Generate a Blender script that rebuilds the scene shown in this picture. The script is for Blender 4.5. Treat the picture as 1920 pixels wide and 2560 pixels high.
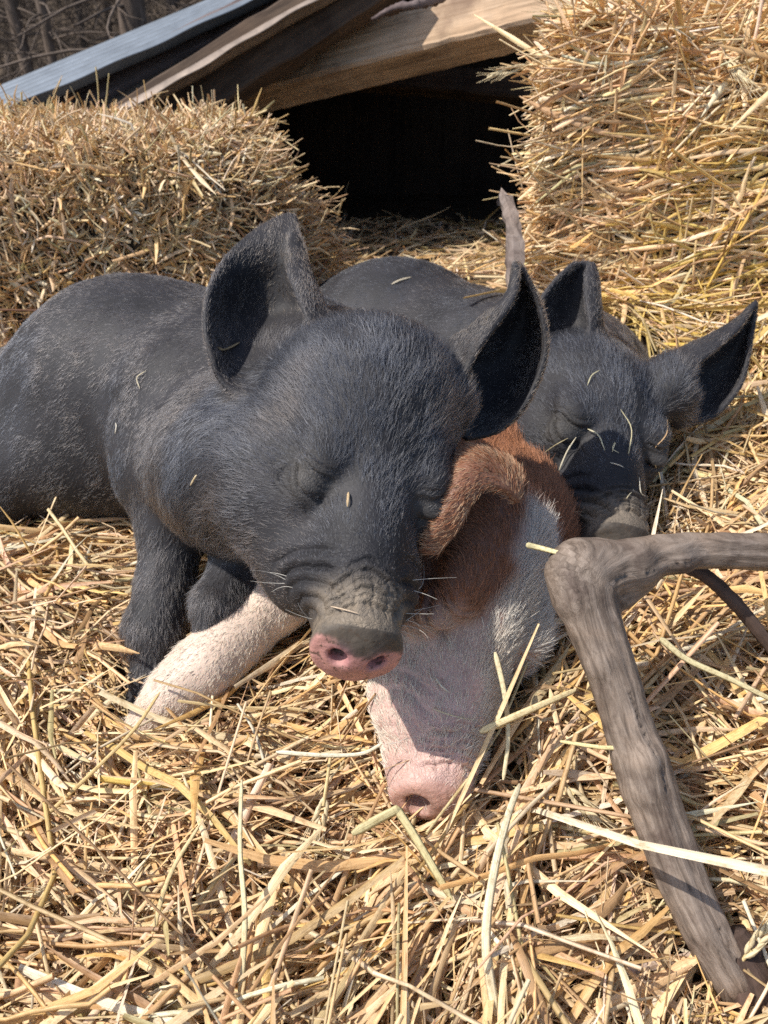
import bpy, math, os
import numpy as np
from mathutils import Vector
from mathutils.bvhtree import BVHTree
for o in list(bpy.data.objects): bpy.data.objects.remove(o)
PREV = os.environ.get('PREV', '')
SC = bpy.context.scene
COL = SC.collection
rng = np.random.default_rng(7)
R_ = math.radians
# ------------------------------------------------------------------ camera, sky, sun, exposure
PITCH = R_(30); CH = 0.47
CAM = np.array([0, 0, CH])
Rv = np.array([1., 0, 0]); Fv = np.array([0, math.cos(PITCH), -math.sin(PITCH)]); Uv = np.array([0, math.sin(PITCH), math.cos(PITCH)])
cd = bpy.data.cameras.new('camera'); cam = bpy.data.objects.new('camera', cd); COL.objects.link(cam)
cam.location = CAM; cam.rotation_euler = (R_(90) - PITCH, 0, 0)
cd.sensor_fit = 'VERTICAL'; cd.angle = 2 * math.atan(1280 / 1990); cd.clip_start = 0.02; cd.clip_end = 400
cd.dof.use_dof = True; cd.dof.focus_distance = 0.56; cd.dof.aperture_fstop = 9.0
SC.camera = cam
SUN = np.array([-0.56, -0.17, 0.81]); SUN /= np.linalg.norm(SUN)
w = bpy.data.worlds.new('World'); SC.world = w; w.use_nodes = True
nt = w.node_tree; bg = nt.nodes['Background']; sky = nt.nodes.new('ShaderNodeTexSky')
sky.sky_type = 'NISHITA'; sky.sun_disc = False
sky.sun_elevation = math.asin(SUN[2]); sky.sun_rotation = math.atan2(SUN[0], SUN[1])
sky.dust_density = 1.6; sky.air_density = 1.0; sky.ozone_density = 1.0
nt.links.new(sky.outputs[0], bg.inputs[0]); bg.inputs[1].default_value = 0.145
sl = bpy.data.lights.new('sun', 'SUN'); sl.energy = 4.6; sl.angle = R_(0.5); sl.color = (1, .95, .87)
so = bpy.data.objects.new('sun', sl); COL.objects.link(so)
so.rotation_euler = Vector(SUN).to_track_quat('Z', 'Y').to_euler()
SC.view_settings.view_transform = 'Standard'; SC.view_settings.look = 'None'
SC.view_settings.exposure = 0.28; SC.view_settings.gamma = 1
SC.render.engine = 'CYCLES'
SC.cycles.use_denoising = False; SC.cycles.max_bounces = 6; SC.cycles.diffuse_bounces = 3; SC.cycles.glossy_bounces = 2
SC.cycles.transmission_bounces = 2; SC.cycles.transparent_max_bounces = 4

def P(px, py, d):
    """a point seen at pixel (px,py) of the 1920x2560 photograph at depth d"""
    return CAM + d * (Fv + Rv * ((px - 960) / 1990) + Uv * ((1280 - py) / 1990))
def cv(x, y, z):
    return Rv * x + Uv * y + Fv * z
def unit(v):
    v = np.asarray(v, float); return v / np.linalg.norm(v, axis=-1, keepdims=True)
def tag(o, label=None, cat=None, group=None, kind=None):
    if label: o['label'] = label
    if cat: o['category'] = cat
    if group: o['group'] = group
    if kind: o['kind'] = kind
    return o
def empty(name, loc=(0, 0, 0)):
    o = bpy.data.objects.new(name, None); COL.objects.link(o); o.location = loc; o.empty_display_size = .05
    return o
def link(name, me, parent=None):
    o = bpy.data.objects.new(name, me); COL.objects.link(o)
    if parent is not None:
        o.parent = parent; o.location = -np.array(parent.location)
    return o
def mesh_np(name, V, Q, mat, attrs=None, smooth=True):
    """V (n,3), Q (m,4 or 3) -> mesh ; attrs: name -> (n,3) colours or vectors on points"""
    V = np.asarray(V, np.float32); Q = np.asarray(Q, np.int32)
    me = bpy.data.meshes.new(name); me.vertices.add(len(V)); me.vertices.foreach_set('co', V.ravel())
    k = Q.shape[1]; me.loops.add(Q.size); me.loops.foreach_set('vertex_index', Q.ravel())
    me.polygons.add(len(Q)); me.polygons.foreach_set('loop_start', np.arange(0, Q.size, k, dtype=np.int32))
    me.polygons.foreach_set('use_smooth', np.full(len(Q), smooth))
    me.update(calc_edges=True)
    for n, a in (attrs or {}).items():
        a = np.asarray(a, np.float32)
        if n.startswith('v_'):
            at = me.attributes.new(n, 'FLOAT_VECTOR', 'POINT'); at.data.foreach_set('vector', a.ravel())
        else:
            at = me.attributes.new(n, 'FLOAT_COLOR', 'POINT')
            at.data.foreach_set('color', np.concatenate([a, np.ones((len(a), 1), np.float32)], 1).ravel())
    me.materials.append(mat)
    return me

# ------------------------------------------------------------------ materials
def new_mat(name):
    m = bpy.data.materials.new(name); m.use_nodes = True; t = m.node_tree
    b = t.nodes['Principled BSDF']; return m, t, b
def N(t, typ, **kw):
    n = t.nodes.new(typ)
    for k, v in kw.items():
        if k in n.inputs.keys(): n.inputs[k].default_value = v
        else: setattr(n, k, v)
    return n
def mix_rgb(t, a, b, fac, mode='MIX'):
    m = t.nodes.new('ShaderNodeMix'); m.data_type = 'RGBA'; m.blend_type = mode
    for s, v in ((m.inputs[0], fac), (m.inputs[6], a), (m.inputs[7], b)):
        if hasattr(v, 'is_linked') or isinstance(v, bpy.types.NodeSocket): t.links.new(v, s)
        elif isinstance(v, (int, float)): s.default_value = v
        else: s.default_value = (*v, 1)
    return m.outputs[2]
def ramp(t, src, stops):
    r = t.nodes.new('ShaderNodeValToRGB'); t.links.new(src, r.inputs[0])
    e = r.color_ramp.elements
    while len(e) < len(stops): e.new(.5)
    for x, (p, c) in zip(e, stops):
        x.position = p; x.color = (*c, 1) if len(c) == 3 else c
    return r.outputs[0]
def bump(t, b, h, strength, dist, normal=None):
    n = t.nodes.new('ShaderNodeBump'); n.inputs['Strength'].default_value = strength; n.inputs['Distance'].default_value = dist
    t.links.new(h, n.inputs['Height'])
    if normal is not None: t.links.new(normal, n.inputs['Normal'])
    if b is not None: t.links.new(n.outputs[0], b.inputs['Normal'])
    return n.outputs[0]
def attr(t, name, out='Color'):
    a = t.nodes.new('ShaderNodeAttribute'); a.attribute_name = name; return a.outputs[out]

def straw_material(name, transl=.18):
    m, t, b = new_mat(name)
    c = attr(t, 'Col'); v = attr(t, 'v_uv', 'Vector')
    mp = N(t, 'ShaderNodeMapping'); mp.inputs['Scale'].default_value = (2.2, .012, 1); t.links.new(v, mp.inputs[0])
    no = N(t, 'ShaderNodeTexNoise', Scale=3.0, Detail=3.0, Roughness=.7); t.links.new(mp.outputs[0], no.inputs[0])
    mp2 = N(t, 'ShaderNodeMapping'); mp2.inputs['Scale'].default_value = (.6, .12, 1); t.links.new(v, mp2.inputs[0])
    n2 = N(t, 'ShaderNodeTexNoise', Scale=1.0, Detail=4.0, Roughness=.75); t.links.new(mp2.outputs[0], n2.inputs[0])
    f1 = ramp(t, no.outputs[0], [(.3, (.70, .65, .57)), (.62, (1.12, 1.12, 1.12))])
    f2 = ramp(t, n2.outputs[0], [(.33, (.52, .44, .33)), (.5, (1, 1, 1)), (.75, (1.1, 1.08, 1.05))])
    x = mix_rgb(t, c, f1, 1.0, 'MULTIPLY'); x = mix_rgb(t, x, f2, .75, 'MULTIPLY')
    t.links.new(x, b.inputs['Base Color']); b.inputs['Roughness'].default_value = .42
    b.inputs['Specular IOR Level'].default_value = .45
    bump(t, b, no.outputs[0], .5, .0006)
    tr = t.nodes.new('ShaderNodeBsdfTranslucent'); t.links.new(x, tr.inputs[0])
    ms = t.nodes.new('ShaderNodeMixShader'); ms.inputs[0].default_value = transl
    t.links.new(b.outputs[0], ms.inputs[1]); t.links.new(tr.outputs[0], ms.inputs[2])
    t.links.new(ms.outputs[0], t.nodes['Material Output'].inputs[0])
    return m
def skin_material(name, rough=.5, sss=0., spec=.5, fine=1.0):
    m, t, b = new_mat(name)
    c = attr(t, 'Col'); msk = attr(t, 'Wr')          # Wr: r = strength of the skin creases
    g = N(t, 'ShaderNodeNewGeometry')
    vo = N(t, 'ShaderNodeTexVoronoi', Scale=330.0); vo.feature = 'DISTANCE_TO_EDGE'
    nz = N(t, 'ShaderNodeTexNoise', Scale=60.0, Detail=3.0); t.links.new(g.outputs['Position'], nz.inputs[0])
    off = N(t, 'ShaderNodeVectorMath', operation='MULTIPLY_ADD'); t.links.new(nz.outputs['Color'], off.inputs[0])
    off.inputs[1].default_value = (.02, .02, .02); t.links.new(g.outputs['Position'], off.inputs[2])
    t.links.new(off.outputs[0], vo.inputs['Vector'])
    vr = ramp(t, vo.outputs['Distance'], [(0, (0, 0, 0)), (.16, (1, 1, 1))])
    vo2 = N(t, 'ShaderNodeTexVoronoi', Scale=210.0); vo2.feature = 'DISTANCE_TO_EDGE'; t.links.new(off.outputs[0], vo2.inputs['Vector'])
    vr2 = ramp(t, vo2.outputs['Distance'], [(0, (0, 0, 0)), (.10, (1, 1, 1))])
    sp = t.nodes.new('ShaderNodeSeparateColor'); t.links.new(msk, sp.inputs[0])
    h = mix_rgb(t, vr, vr2, .4)
    hh = mix_rgb(t, (1, 1, 1), h, sp.outputs[0])
    nb = N(t, 'ShaderNodeTexNoise', Scale=420.0, Detail=2.0); t.links.new(g.outputs['Position'], nb.inputs[0])
    n1 = bump(t, None, nb.outputs[0], .35 * fine, .001)
    bump(t, b, hh, .55, .0012, n1)
    mott = N(t, 'ShaderNodeTexNoise', Scale=45.0, Detail=5.0, Roughness=.65); t.links.new(g.outputs['Position'], mott.inputs[0])
    mr = ramp(t, mott.outputs[0], [(.3, (.72, .72, .72)), (.7, (1.2, 1.2, 1.2))])
    x = mix_rgb(t, c, mr, 1.0, 'MULTIPLY')
    # dirt specks (Wr.g) and dust (Wr.b)
    nd = N(t, 'ShaderNodeTexNoise', Scale=260.0, Detail=3.0, Roughness=.6); t.links.new(g.outputs['Position'], nd.inputs[0])
    dk = ramp(t, nd.outputs[0], [(.57, (0, 0, 0)), (.64, (1, 1, 1))])
    dm = N(t, 'ShaderNodeMath', operation='MULTIPLY'); t.links.new(dk, dm.inputs[0]); t.links.new(sp.outputs[1], dm.inputs[1])
    x = mix_rgb(t, x, (.06, .04, .028), dm.outputs[0])
    ndu = N(t, 'ShaderNodeTexNoise', Scale=90.0, Detail=6.0, Roughness=.7); t.links.new(g.outputs['Position'], ndu.inputs[0])
    du = ramp(t, ndu.outputs[0], [(.35, (0, 0, 0)), (.65, (1, 1, 1))])
    dd = N(t, 'ShaderNodeMath', operation='MULTIPLY'); t.links.new(du, dd.inputs[0]); t.links.new(sp.outputs[2], dd.inputs[1])
    x = mix_rgb(t, x, (.30, .235, .165), dd.outputs[0])
    t.links.new(x, b.inputs['Base Color'])
    b.inputs['Roughness'].default_value = rough; b.inputs['Specular IOR Level'].default_value = spec
    if sss:
        b.inputs['Subsurface Weight'].default_value = sss; b.inputs['Subsurface Radius'].default_value = (1, .35, .2)
        b.inputs['Subsurface Scale'].default_value = .004
    return m
def hair_material(name, rough=.32, spec=.8, phys=False):
    m, t, b = new_mat(name)
    if phys:
        h = t.nodes.new('ShaderNodeBsdfHairPrincipled'); h.parametrization = 'COLOR'; t.links.new(attr(t, 'Col'), h.inputs['Color'])
        h.inputs['Roughness'].default_value = rough; h.inputs['Radial Roughness'].default_value = spec
        t.links.new(h.outputs[0], t.nodes['Material Output'].inputs[0]); return m
    t.links.new(attr(t, 'Col'), b.inputs['Base Color'])
    b.inputs['Roughness'].default_value = rough; b.inputs['Specular IOR Level'].default_value = spec
    return m
def plain(name, col, rough=.8, noise=30., amt=.5, bmp=.3, spec=.3):
    m, t, b = new_mat(name)
    g = N(t, 'ShaderNodeTexCoord'); n = N(t, 'ShaderNodeTexNoise', Scale=noise, Detail=6.0, Roughness=.65)
    t.links.new(g.outputs['Object'], n.inputs[0])
    c = ramp(t, n.outputs[0], [(.3, tuple(x * (1 - amt) for x in col)), (.7, tuple(min(1, x * (1 + amt)) for x in col))])
    t.links.new(c, b.inputs['Base Color']); b.inputs['Roughness'].default_value = rough
    b.inputs['Specular IOR Level'].default_value = spec
    bump(t, b, n.outputs[0], bmp, .005)
    return m
def wood_material(name, col, col2, along=(1, .03, 1), scale=60, rough=.8, bmp=.6, use_attr=False, dist=.0025):
    m, t, b = new_mat(name)
    if use_attr: src = attr(t, 'v_uv', 'Vector')
    else: src = N(t, 'ShaderNodeTexCoord').outputs['Object']
    mp = N(t, 'ShaderNodeMapping'); mp.inputs['Scale'].default_value = along; t.links.new(src, mp.inputs[0])
    n1 = N(t, 'ShaderNodeTexNoise', Scale=scale, Detail=7.0, Roughness=.7, Distortion=.6); t.links.new(mp.outputs[0], n1.inputs[0])
    n2 = N(t, 'ShaderNodeTexNoise', Scale=scale * .12, Detail=4.0, Roughness=.6, Distortion=.4); t.links.new(src, n2.inputs[0])
    c1 = ramp(t, n1.outputs[0], [(.28, tuple(x * .35 for x in col)), (.45, col), (.68, col2)])
    c2 = ramp(t, n2.outputs[0], [(.32, (.5, .46, .46)), (.5, (.95, .95, .95)), (.72, (1.25, 1.2, 1.15))])
    x = mix_rgb(t, c1, c2, 1., 'MULTIPLY'); t.links.new(x, b.inputs['Base Color'])
    b.inputs['Roughness'].default_value = rough; b.inputs['Specular IOR Level'].default_value = .3
    bump(t, b, n1.outputs[0], bmp, dist)
    return m

# ------------------------------------------------------------------ signed distance modelling
class SDF:
    def __init__(s, lo, hi, res):
        s.lo = np.array(lo, float); s.res = res
        s.n = np.ceil((np.array(hi) - s.lo) / res).astype(int) + 1
        s.a = np.full(s.n, 1.0, np.float32)
        s.ax = [(s.lo[i] + np.arange(s.n[i]) * res).astype(np.float32) for i in range(3)]
    def sub(s, lo, hi):
        i0 = np.clip(np.floor((np.array(lo) - s.lo) / s.res).astype(int), 0, s.n)
        i1 = np.clip(np.ceil((np.array(hi) - s.lo) / s.res).astype(int) + 1, 0, s.n)
        if (i1 <= i0).any(): return None
        sl = tuple(slice(a, b) for a, b in zip(i0, i1))
        return sl, s.ax[0][sl[0]][:, None, None], s.ax[1][sl[1]][None, :, None], s.ax[2][sl[2]][None, None, :]
    def _put(s, sl, d, k, op):
        a = s.a[sl]
        if op == 'add':
            h = np.clip(.5 + .5 * (a - d) / k, 0, 1); s.a[sl] = a + (d - a) * h - k * h * (1 - h)
        else:
            d = -d; h = np.clip(.5 - .5 * (a - d) / k, 0, 1); s.a[sl] = a + (d - a) * h + k * h * (1 - h)
    def cone(s, a, ra, b, rb, k=.02, op='add'):
        a = np.asarray(a, float); b = np.asarray(b, float); m = max(ra, rb) + k + .006
        r = s.sub(np.minimum(a, b) - m, np.maximum(a, b) + m)
        if r is None: return
        sl, X, Y, Z = r; ba = b - a; L = max(ba @ ba, 1e-9)
        h = np.clip(((X - a[0]) * ba[0] + (Y - a[1]) * ba[1] + (Z - a[2]) * ba[2]) / L, 0, 1)
        d = np.sqrt((X - a[0] - h * ba[0]) ** 2 + (Y - a[1] - h * ba[1]) ** 2 + (Z - a[2] - h * ba[2]) ** 2) - (ra + (rb - ra) * h)
        s._put(sl, d.astype(np.float32), k, op)
    def chain(s, pts, k=.02, op='add'):
        for (a, ra), (b, rb) in zip(pts[:-1], pts[1:]): s.cone(a, ra, b, rb, k, op)
    def ell(s, c, r, M, k=.02, op='add', flat=None):
        c = np.asarray(c, float); r = np.asarray(r, float); ext = np.sqrt(((M * r[None, :]) ** 2).sum(1)) + k + .006
        q = s.sub(c - ext, c + ext)
        if q is None: return
        sl, X, Y, Z = q
        L = [(X - c[0]) * M[0, i] + (Y - c[1]) * M[1, i] + (Z - c[2]) * M[2, i] for i in range(3)]
        k0 = np.sqrt(sum((L[i] / r[i]) ** 2 for i in range(3))); k1 = np.sqrt(sum((L[i] / r[i] ** 2) ** 2 for i in range(3))) + 1e-6
        d = k0 * (k0 - 1) / k1
        if flat is not None: d = np.maximum(d, L[2] - flat)
        s._put(sl, d.astype(np.float32), k, op)
    def sheet(s, G, th, k=.008, base_fat=0.):
        """G (rows, cols, 3) dense grid of points: a shell of half thickness th"""
        nr, nc = G.shape[:2]; V = G.reshape(-1, 3)
        F = [(i * nc + j, i * nc + j + 1, (i + 1) * nc + j + 1, (i + 1) * nc + j) for i in range(nr - 1) for j in range(nc - 1)]
        bvh = BVHTree.FromPolygons([tuple(v) for v in V], F)
        m = th + k + .004
        sl, X, Y, Z = s.sub(V.min(0) - m, V.max(0) + m)
        shp = s.a[sl].shape
        pts = np.stack(np.broadcast_arrays(X, Y, Z), -1).reshape(-1, 3)
        # coarse cull: cells near the sheet
        cell = .008; occ = set(); base = V.min(0) - .05
        key = np.floor((V - base) / cell).astype(int)
        for dx in (-2, -1, 0, 1, 2):
            for dy in (-2, -1, 0, 1, 2):
                for dz in (-2, -1, 0, 1, 2):
                    kk = key + (dx, dy, dz); occ.update((kk[:, 0] * 1000003 + kk[:, 1] * 1009 + kk[:, 2]).tolist())
        pk = np.floor((pts - base) / cell).astype(int); pk = pk[:, 0] * 1000003 + pk[:, 1] * 1009 + pk[:, 2]
        near = np.isin(pk, np.fromiter(occ, dtype=np.int64))
        d = np.full(len(pts), 1., np.float32); idx = np.nonzero(near)[0]
        fr = bvh.find_nearest
        d[idx] = [q[3] if q[0] is not None else 1. for q in (fr(p, .05) for p in pts[idx].tolist())]
        s._put(sl, (d.reshape(shp) - th), k, 'add')
        return bvh
    def at(s, p):
        i = np.round((p - s.lo) / s.res).astype(int)
        ok = ((i >= 0) & (i < s.n)).all(-1); i = np.clip(i, 0, s.n - 1)
        return np.where(ok, s.a[i[..., 0], i[..., 1], i[..., 2]], 1.)
    def mesh(s):
        import openvdb
        g = openvdb.FloatGrid(s.res * 3); g.copyFromArray(np.clip(s.a, -3 * s.res, 3 * s.res))
        V, Q = g.convertToQuads(); V = V * s.res + s.lo; Q = np.asarray(Q, np.int64)
        # orientation test
        c = V[Q]; n = np.cross(c[:, 2] - c[:, 0], c[:, 3] - c[:, 1]); m = c.mean(1)
        e = unit(n + 1e-12) * s.res * 1.5
        if (s.at(m + e) - s.at(m - e)).mean() < 0: Q = Q[:, ::-1]
        return V, Q
def spline_grid(rows, nr=46, nc=30):
    """rows: list of equally long lists of 3-D points; Catmull-Rom both ways"""
    A = np.array(rows, float)
    def cr(A, n):
        m = len(A); t = np.linspace(0, m - 1, n); i = np.minimum(t.astype(int), m - 2); f = (t - i).reshape(-1, *([1] * (A.ndim - 1)))
        g = lambda j: A[np.clip(j, 0, m - 1)]
        p0, p1, p2, p3 = 2 * g(i) - g(i + 1), g(i), g(i + 1), 2 * g(i + 1) - g(i)
        p0 = np.where((i > 0).reshape(f.shape), g(i - 1), p0); p3 = np.where((i < m - 2).reshape(f.shape), g(i + 2), p3)
        return .5 * ((2 * p1) + (-p0 + p2) * f + (2 * p0 - 5 * p1 + 4 * p2 - p3) * f ** 2 + (-p0 + 3 * p1 - 3 * p2 + p3) * f ** 3)
    A = cr(A, nr); A = cr(A.transpose(1, 0, 2), nc).transpose(1, 0, 2)
    return A
class Frame:
    def __init__(s, O, f, u, W=1., Lf=1.):
        s.O = np.asarray(O, float); s.f = unit(f); u = np.asarray(u, float); s.u = unit(u - (u @ s.f) * s.f); s.s = np.cross(s.u, s.f)
        s.M = np.stack([s.s, s.u, s.f], 1); s.W = W; s.Lf = Lf
    def p(s, x, y, z): return s.O + s.M @ np.array([x * s.W, y * s.W, z * s.Lf])
    def loc(s, V):
        q = (V - s.O) @ s.M; return q / np.array([s.W, s.W, s.Lf])
def pig_head(G, H, ns=1.0, ds=1.0):
    W, L = H.W, H.Lf; p = H.p; M = H.M
    def e(c, r, k=.02, op='add', flat=None): G.ell(p(*c), (r[0] * W, r[1] * W, r[2] * L), M, k, op, flat)
    def c(a, ra, b, rb, k=.02, op='add'): G.cone(p(*a), ra * W, p(*b), rb * W, k, op)
    e((-.002, .010, -.156), (.044, .051, .055), .02); e((-.003, .034, -.146), (.036, .028, .042), .02)
    c((0, -.001, -.016), .0262, (0, -.003, -.100), .046, .02)
    c((0, .011, -.014), .0140, (0, .033, -.120), .027, .02)
    c((0, -.020, -.030), .015, (0, -.034, -.125), .040, .02)
    for s in (-1, 1):
        e((s * .029, -.020, -.130), (.033 - .003 * s, .044, .052), .025)
        e((s * .0225, .001, -.043), (.0135, .0165, .0180), .005)
        e((s * .027, -.012, -.062), (.017, .021, .028), .012)
        # brow, lids, cheek bone
        e((s * .036, .044, -.112), (.015, .011, .021), .014)
        e((s * .0415, .031, -.096), (.0108, .0086, .0130), .009)
        c((s * .042, .018, -.090), .007, (s * .048, .010, -.120), .007, .012)
    # disc
    th = R_(-12); ca, sa = math.cos(th), math.sin(th)
    M2 = M @ np.array([[1, 0, 0], [0, ca, -sa], [0, sa, ca]])
    H.M2 = M2
    G.ell(p(0, .002, -.004), (.0285 * W * ds, .0245 * W * ds, .0105 * W), M2, .008, 'add', flat=.0035 * W)
    for s in (-1, 1):
        G.ell(p(s * .0115, .0045, .002), (.0056 * W * ns, .0060 * W * ns, .0140 * W), M2, .003, 'sub')

def vnorm(V, Q):
    n = np.zeros_like(V); c = V[Q]; fn = np.cross(c[:, 2] - c[:, 0], c[:, 3] - c[:, 1])
    for i in range(4): 
        for j in range(3): n[:, j] += np.bincount(Q[:, i], fn[:, j], len(V))
    return unit(n + 1e-12)
def relax(V, Q, it=1, keep=None):
    for _ in range(it):
        acc = np.zeros_like(V); cnt = np.zeros(len(V))
        for i in range(4):
            a, b = Q[:, i], Q[:, (i + 1) % 4]
            for j in range(3): acc[:, j] += np.bincount(a, V[b, j], len(V)) + np.bincount(b, V[a, j], len(V))
            cnt += np.bincount(a, minlength=len(V)) + np.bincount(b, minlength=len(V))
        V = V * .5 + .5 * acc / np.maximum(cnt, 1)[:, None]
    return V
def hsh(V, s, seed=0):
    """cheap smooth noise in 0..1"""
    r = np.random.default_rng(seed); o = 0; a = 1; tot = 0
    for k in range(4):
        for _ in range(3):
            d = unit(r.normal(size=3)) * s * 2 ** k * r.uniform(.7, 1.3); o = o + a * np.sin(V @ d + r.uniform(0, 6.3)); tot += a * .55
        a *= .6
    return np.clip(.5 + .5 * o / tot, 0, 1)
def sm(x, a, b):
    t = np.clip((x - a) / (b - a), 0, 1); return t * t * (3 - 2 * t)

def fur(name, V, Q, Nn, n, dirf, lenf, colf, denf, mat, parent, lift=.35, wild=.25, rad=.00016, curl=.3, seed=1, npt=4):
    r = np.random.default_rng(seed)
    c = V[Q]; ar = np.linalg.norm(np.cross(c[:, 2] - c[:, 0], c[:, 3] - c[:, 1]), axis=1)
    fc = c.mean(1); wgt = ar * denf(fc, unit(Nn[Q].mean(1))); wgt /= wgt.sum()
    f = r.choice(len(Q), n, p=wgt); a, b = r.random((2, n, 1))
    q = c[f]; root = (q[:, 0] * (1 - a) + q[:, 1] * a) * (1 - b) + (q[:, 3] * (1 - a) + q[:, 2] * a) * b
    nq = Nn[Q[f]]; nn = unit((nq[:, 0] * (1 - a) + nq[:, 1] * a) * (1 - b) + (nq[:, 3] * (1 - a) + nq[:, 2] * a) * b)
    d = dirf(root); d = d - (d * nn).sum(1, keepdims=True) * nn; d = unit(d + 1e-9)
    cl = np.stack([hsh(root, 150, 201 + i) - .5 for i in range(3)], 1) * .45
    d = unit(d + wild * r.normal(size=(n, 3)) + cl)
    L = (lenf(root) * r.uniform(.55, 1.25, n))[:, None]
    lf = (lift * r.uniform(.4, 1.7, n))[:, None]
    cr = unit(np.cross(d, nn)) * (r.normal(size=(n, 1)) * curl)
    pts = []
    for i in range(npt):
        t = i / (npt - 1)
        pts.append(root - nn * .0003 + L * (d * t * (1 - .15 * t) + nn * lf * (t - .35 * t * t) + cr * t * t * .5))
    pts = np.stack(pts, 1).astype(np.float32)
    hc = bpy.data.hair_curves.new(name); hc.add_curves([npt] * n)
    hc.attributes['position'].data.foreach_set('vector', pts.ravel())
    ra = hc.attributes.get('radius') or hc.attributes.new('radius', 'FLOAT', 'POINT')
    gh = r.random(n) < .17; prof = np.linspace(1, .25, npt)[None, :] * (rad * r.uniform(.7, 1.3, n) * np.where(gh, 1.9, 1))[:, None]
    ra.data.foreach_set('value', prof.astype(np.float32).ravel())
    ca = hc.attributes.new('Col', 'FLOAT_COLOR', 'CURVE'); cc = colf(root, r).astype(np.float32)
    ca.data.foreach_set('color', np.concatenate([np.clip(cc, 0, 1), np.ones((n, 1), np.float32)], 1).ravel())
    hc.materials.append(mat)
    return link(name, hc, parent)

def whiskers(pig, H, BVx, n, seed, col):
    r = np.random.default_rng(seed); P0 = []
    for i in range(n):
        s = r.choice([-1, 1]); a = H.p(s * r.uniform(.014, .034), r.uniform(-.018, .014), -r.uniform(.018, .055)); out = H.s * s + H.u * r.uniform(-.2, .5)
        h = BVx.ray_cast(Vector(a + out * .06), Vector(-out)); a = np.array(h[0]) if h[0] is not None else a
        d = unit(out * .8 - H.f * r.uniform(-.3, .6) + r.normal(size=3) * .15); L = r.uniform(.012, .028); c = r.normal(size=3) * .006
        P0.append([a + d * L * t + c * t * t for t in np.linspace(0, 1, 6)])
    hc = bpy.data.hair_curves.new('whiskers'); hc.add_curves([6] * n); hc.attributes['position'].data.foreach_set('vector', np.array(P0, np.float32).ravel())
    ra = hc.attributes.get('radius') or hc.attributes.new('radius', 'FLOAT', 'POINT'); ra.data.foreach_set('value', np.tile(np.linspace(.00022, .00006, 6), n).astype(np.float32))
    ca = hc.attributes.new('Col', 'FLOAT_COLOR', 'CURVE'); ca.data.foreach_set('color', np.tile([*col, 1], n).astype(np.float32)); hc.materials.append(M_hair_p)
    link('whiskers', hc, pig)

M_skin_b = skin_material('black_skin', .62, 0, .3)
M_skin_p = skin_material('pink_skin', .5, .12, .4)
M_hair_b = hair_material('black_bristle', .38, .55, True)
M_hair_p = hair_material('pale_bristle', .45, .5)
PIGS = []

# ------------------------------------------------------------------ the pigs
def field(anch):
    A = np.array([a for a, _, _ in anch]); D = unit(np.array([d for _, d, _ in anch])); Rr = np.array([r for _, _, r in anch])
    def fn(p):
        w = np.exp(-((p[:, None] - A[None]) ** 2).sum(2) / Rr ** 2) + 1e-9
        return (w[:, :, None] * D[None]).sum(1)
    return fn
def row(*a): return [P(*q) for q in a]
RES = .0018 if PREV != 'low' else .004

# --- front black pig, resting its snout on the pink one
H1 = Frame(P(888, 1645, .478), cv(.0, -.75, -.64), cv(.30, .60, -.75), 1.0, 1.13)
G1 = SDF(cv(0, 0, 0) + np.array([-.66, .30, -.06]), np.array([.18, 1.05, .44]), RES)
pig_head(G1, H1)
h = H1.p
G1.ell(h(-.050, -.030, -.125), (.042, .048, .050), H1.M, .03); G1.ell(h(-.030, -.040, -.085), (.028, .030, .042), H1.M, .025)
G1.chain([(h(-.055, -.03, -.15), .050), (P(585, 1160, .66), .058)], .03)
G1.chain([(h(0, .005, -.18), .066), (P(800, 1040, .70), .080), (P(640, 1030, .80), .100), (P(330, 985, .90), .118), (P(60, 1130, .97), .102), (P(-130, 1220, 1.03), .090)], .04)
G1.chain([(h(0, .040, -.175), .050), (P(830, 985, .73), .055), (P(690, 930, .82), .065), (P(300, 850, .95), .065)], .04)
G1.chain([(h(.0, -.030, -.14), .048), (P(640, 1180, .66), .060), (P(480, 1150, .76), .075)], .04)
G1.cone(P(900, 1020, .76), .070, P(790, 935, .84), .072, .04)
# shoulder and planted fore leg
G1.chain([(P(470, 1000, .76), .062), (P(445, 1180, .745), .040), (P(428, 1330, .72), .0240), (P(412, 1470, .705), .0208), (P(388, 1580, .69), .0192), (P(378, 1690, .68), .0155)], .025)
G1.cone(P(338, 1575, .70), .012, P(350, 1560, .70), .014, .012)
for dx in (-16, 16): G1.cone(P(372 + dx, 1690, .675), .011, P(352 + dx, 1765, .668), .008, .005)
G1.cone(P(330, 1640, .705), .006, P(325, 1665, .70), .004, .006)
# the other fore leg folded under the chest
G1.chain([(P(640, 1300, .72), .04), (P(600, 1450, .69), .026), (P(545, 1510, .665), .019), (P(520, 1570, .655), .012)], .015)
# haunch and hind leg
G1.ell(P(-20, 1080, .93), (.10, .085, .075), np.stack([Rv, Uv, Fv], 1), .03)
G1.cone(P(-90, 1200, .90), .05, P(-20, 1240, .86), .034, .04)
G1.ell(P(250, 1150, .86), (.12, .062, .06), np.stack([Rv, Uv, Fv], 1), .04)
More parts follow.
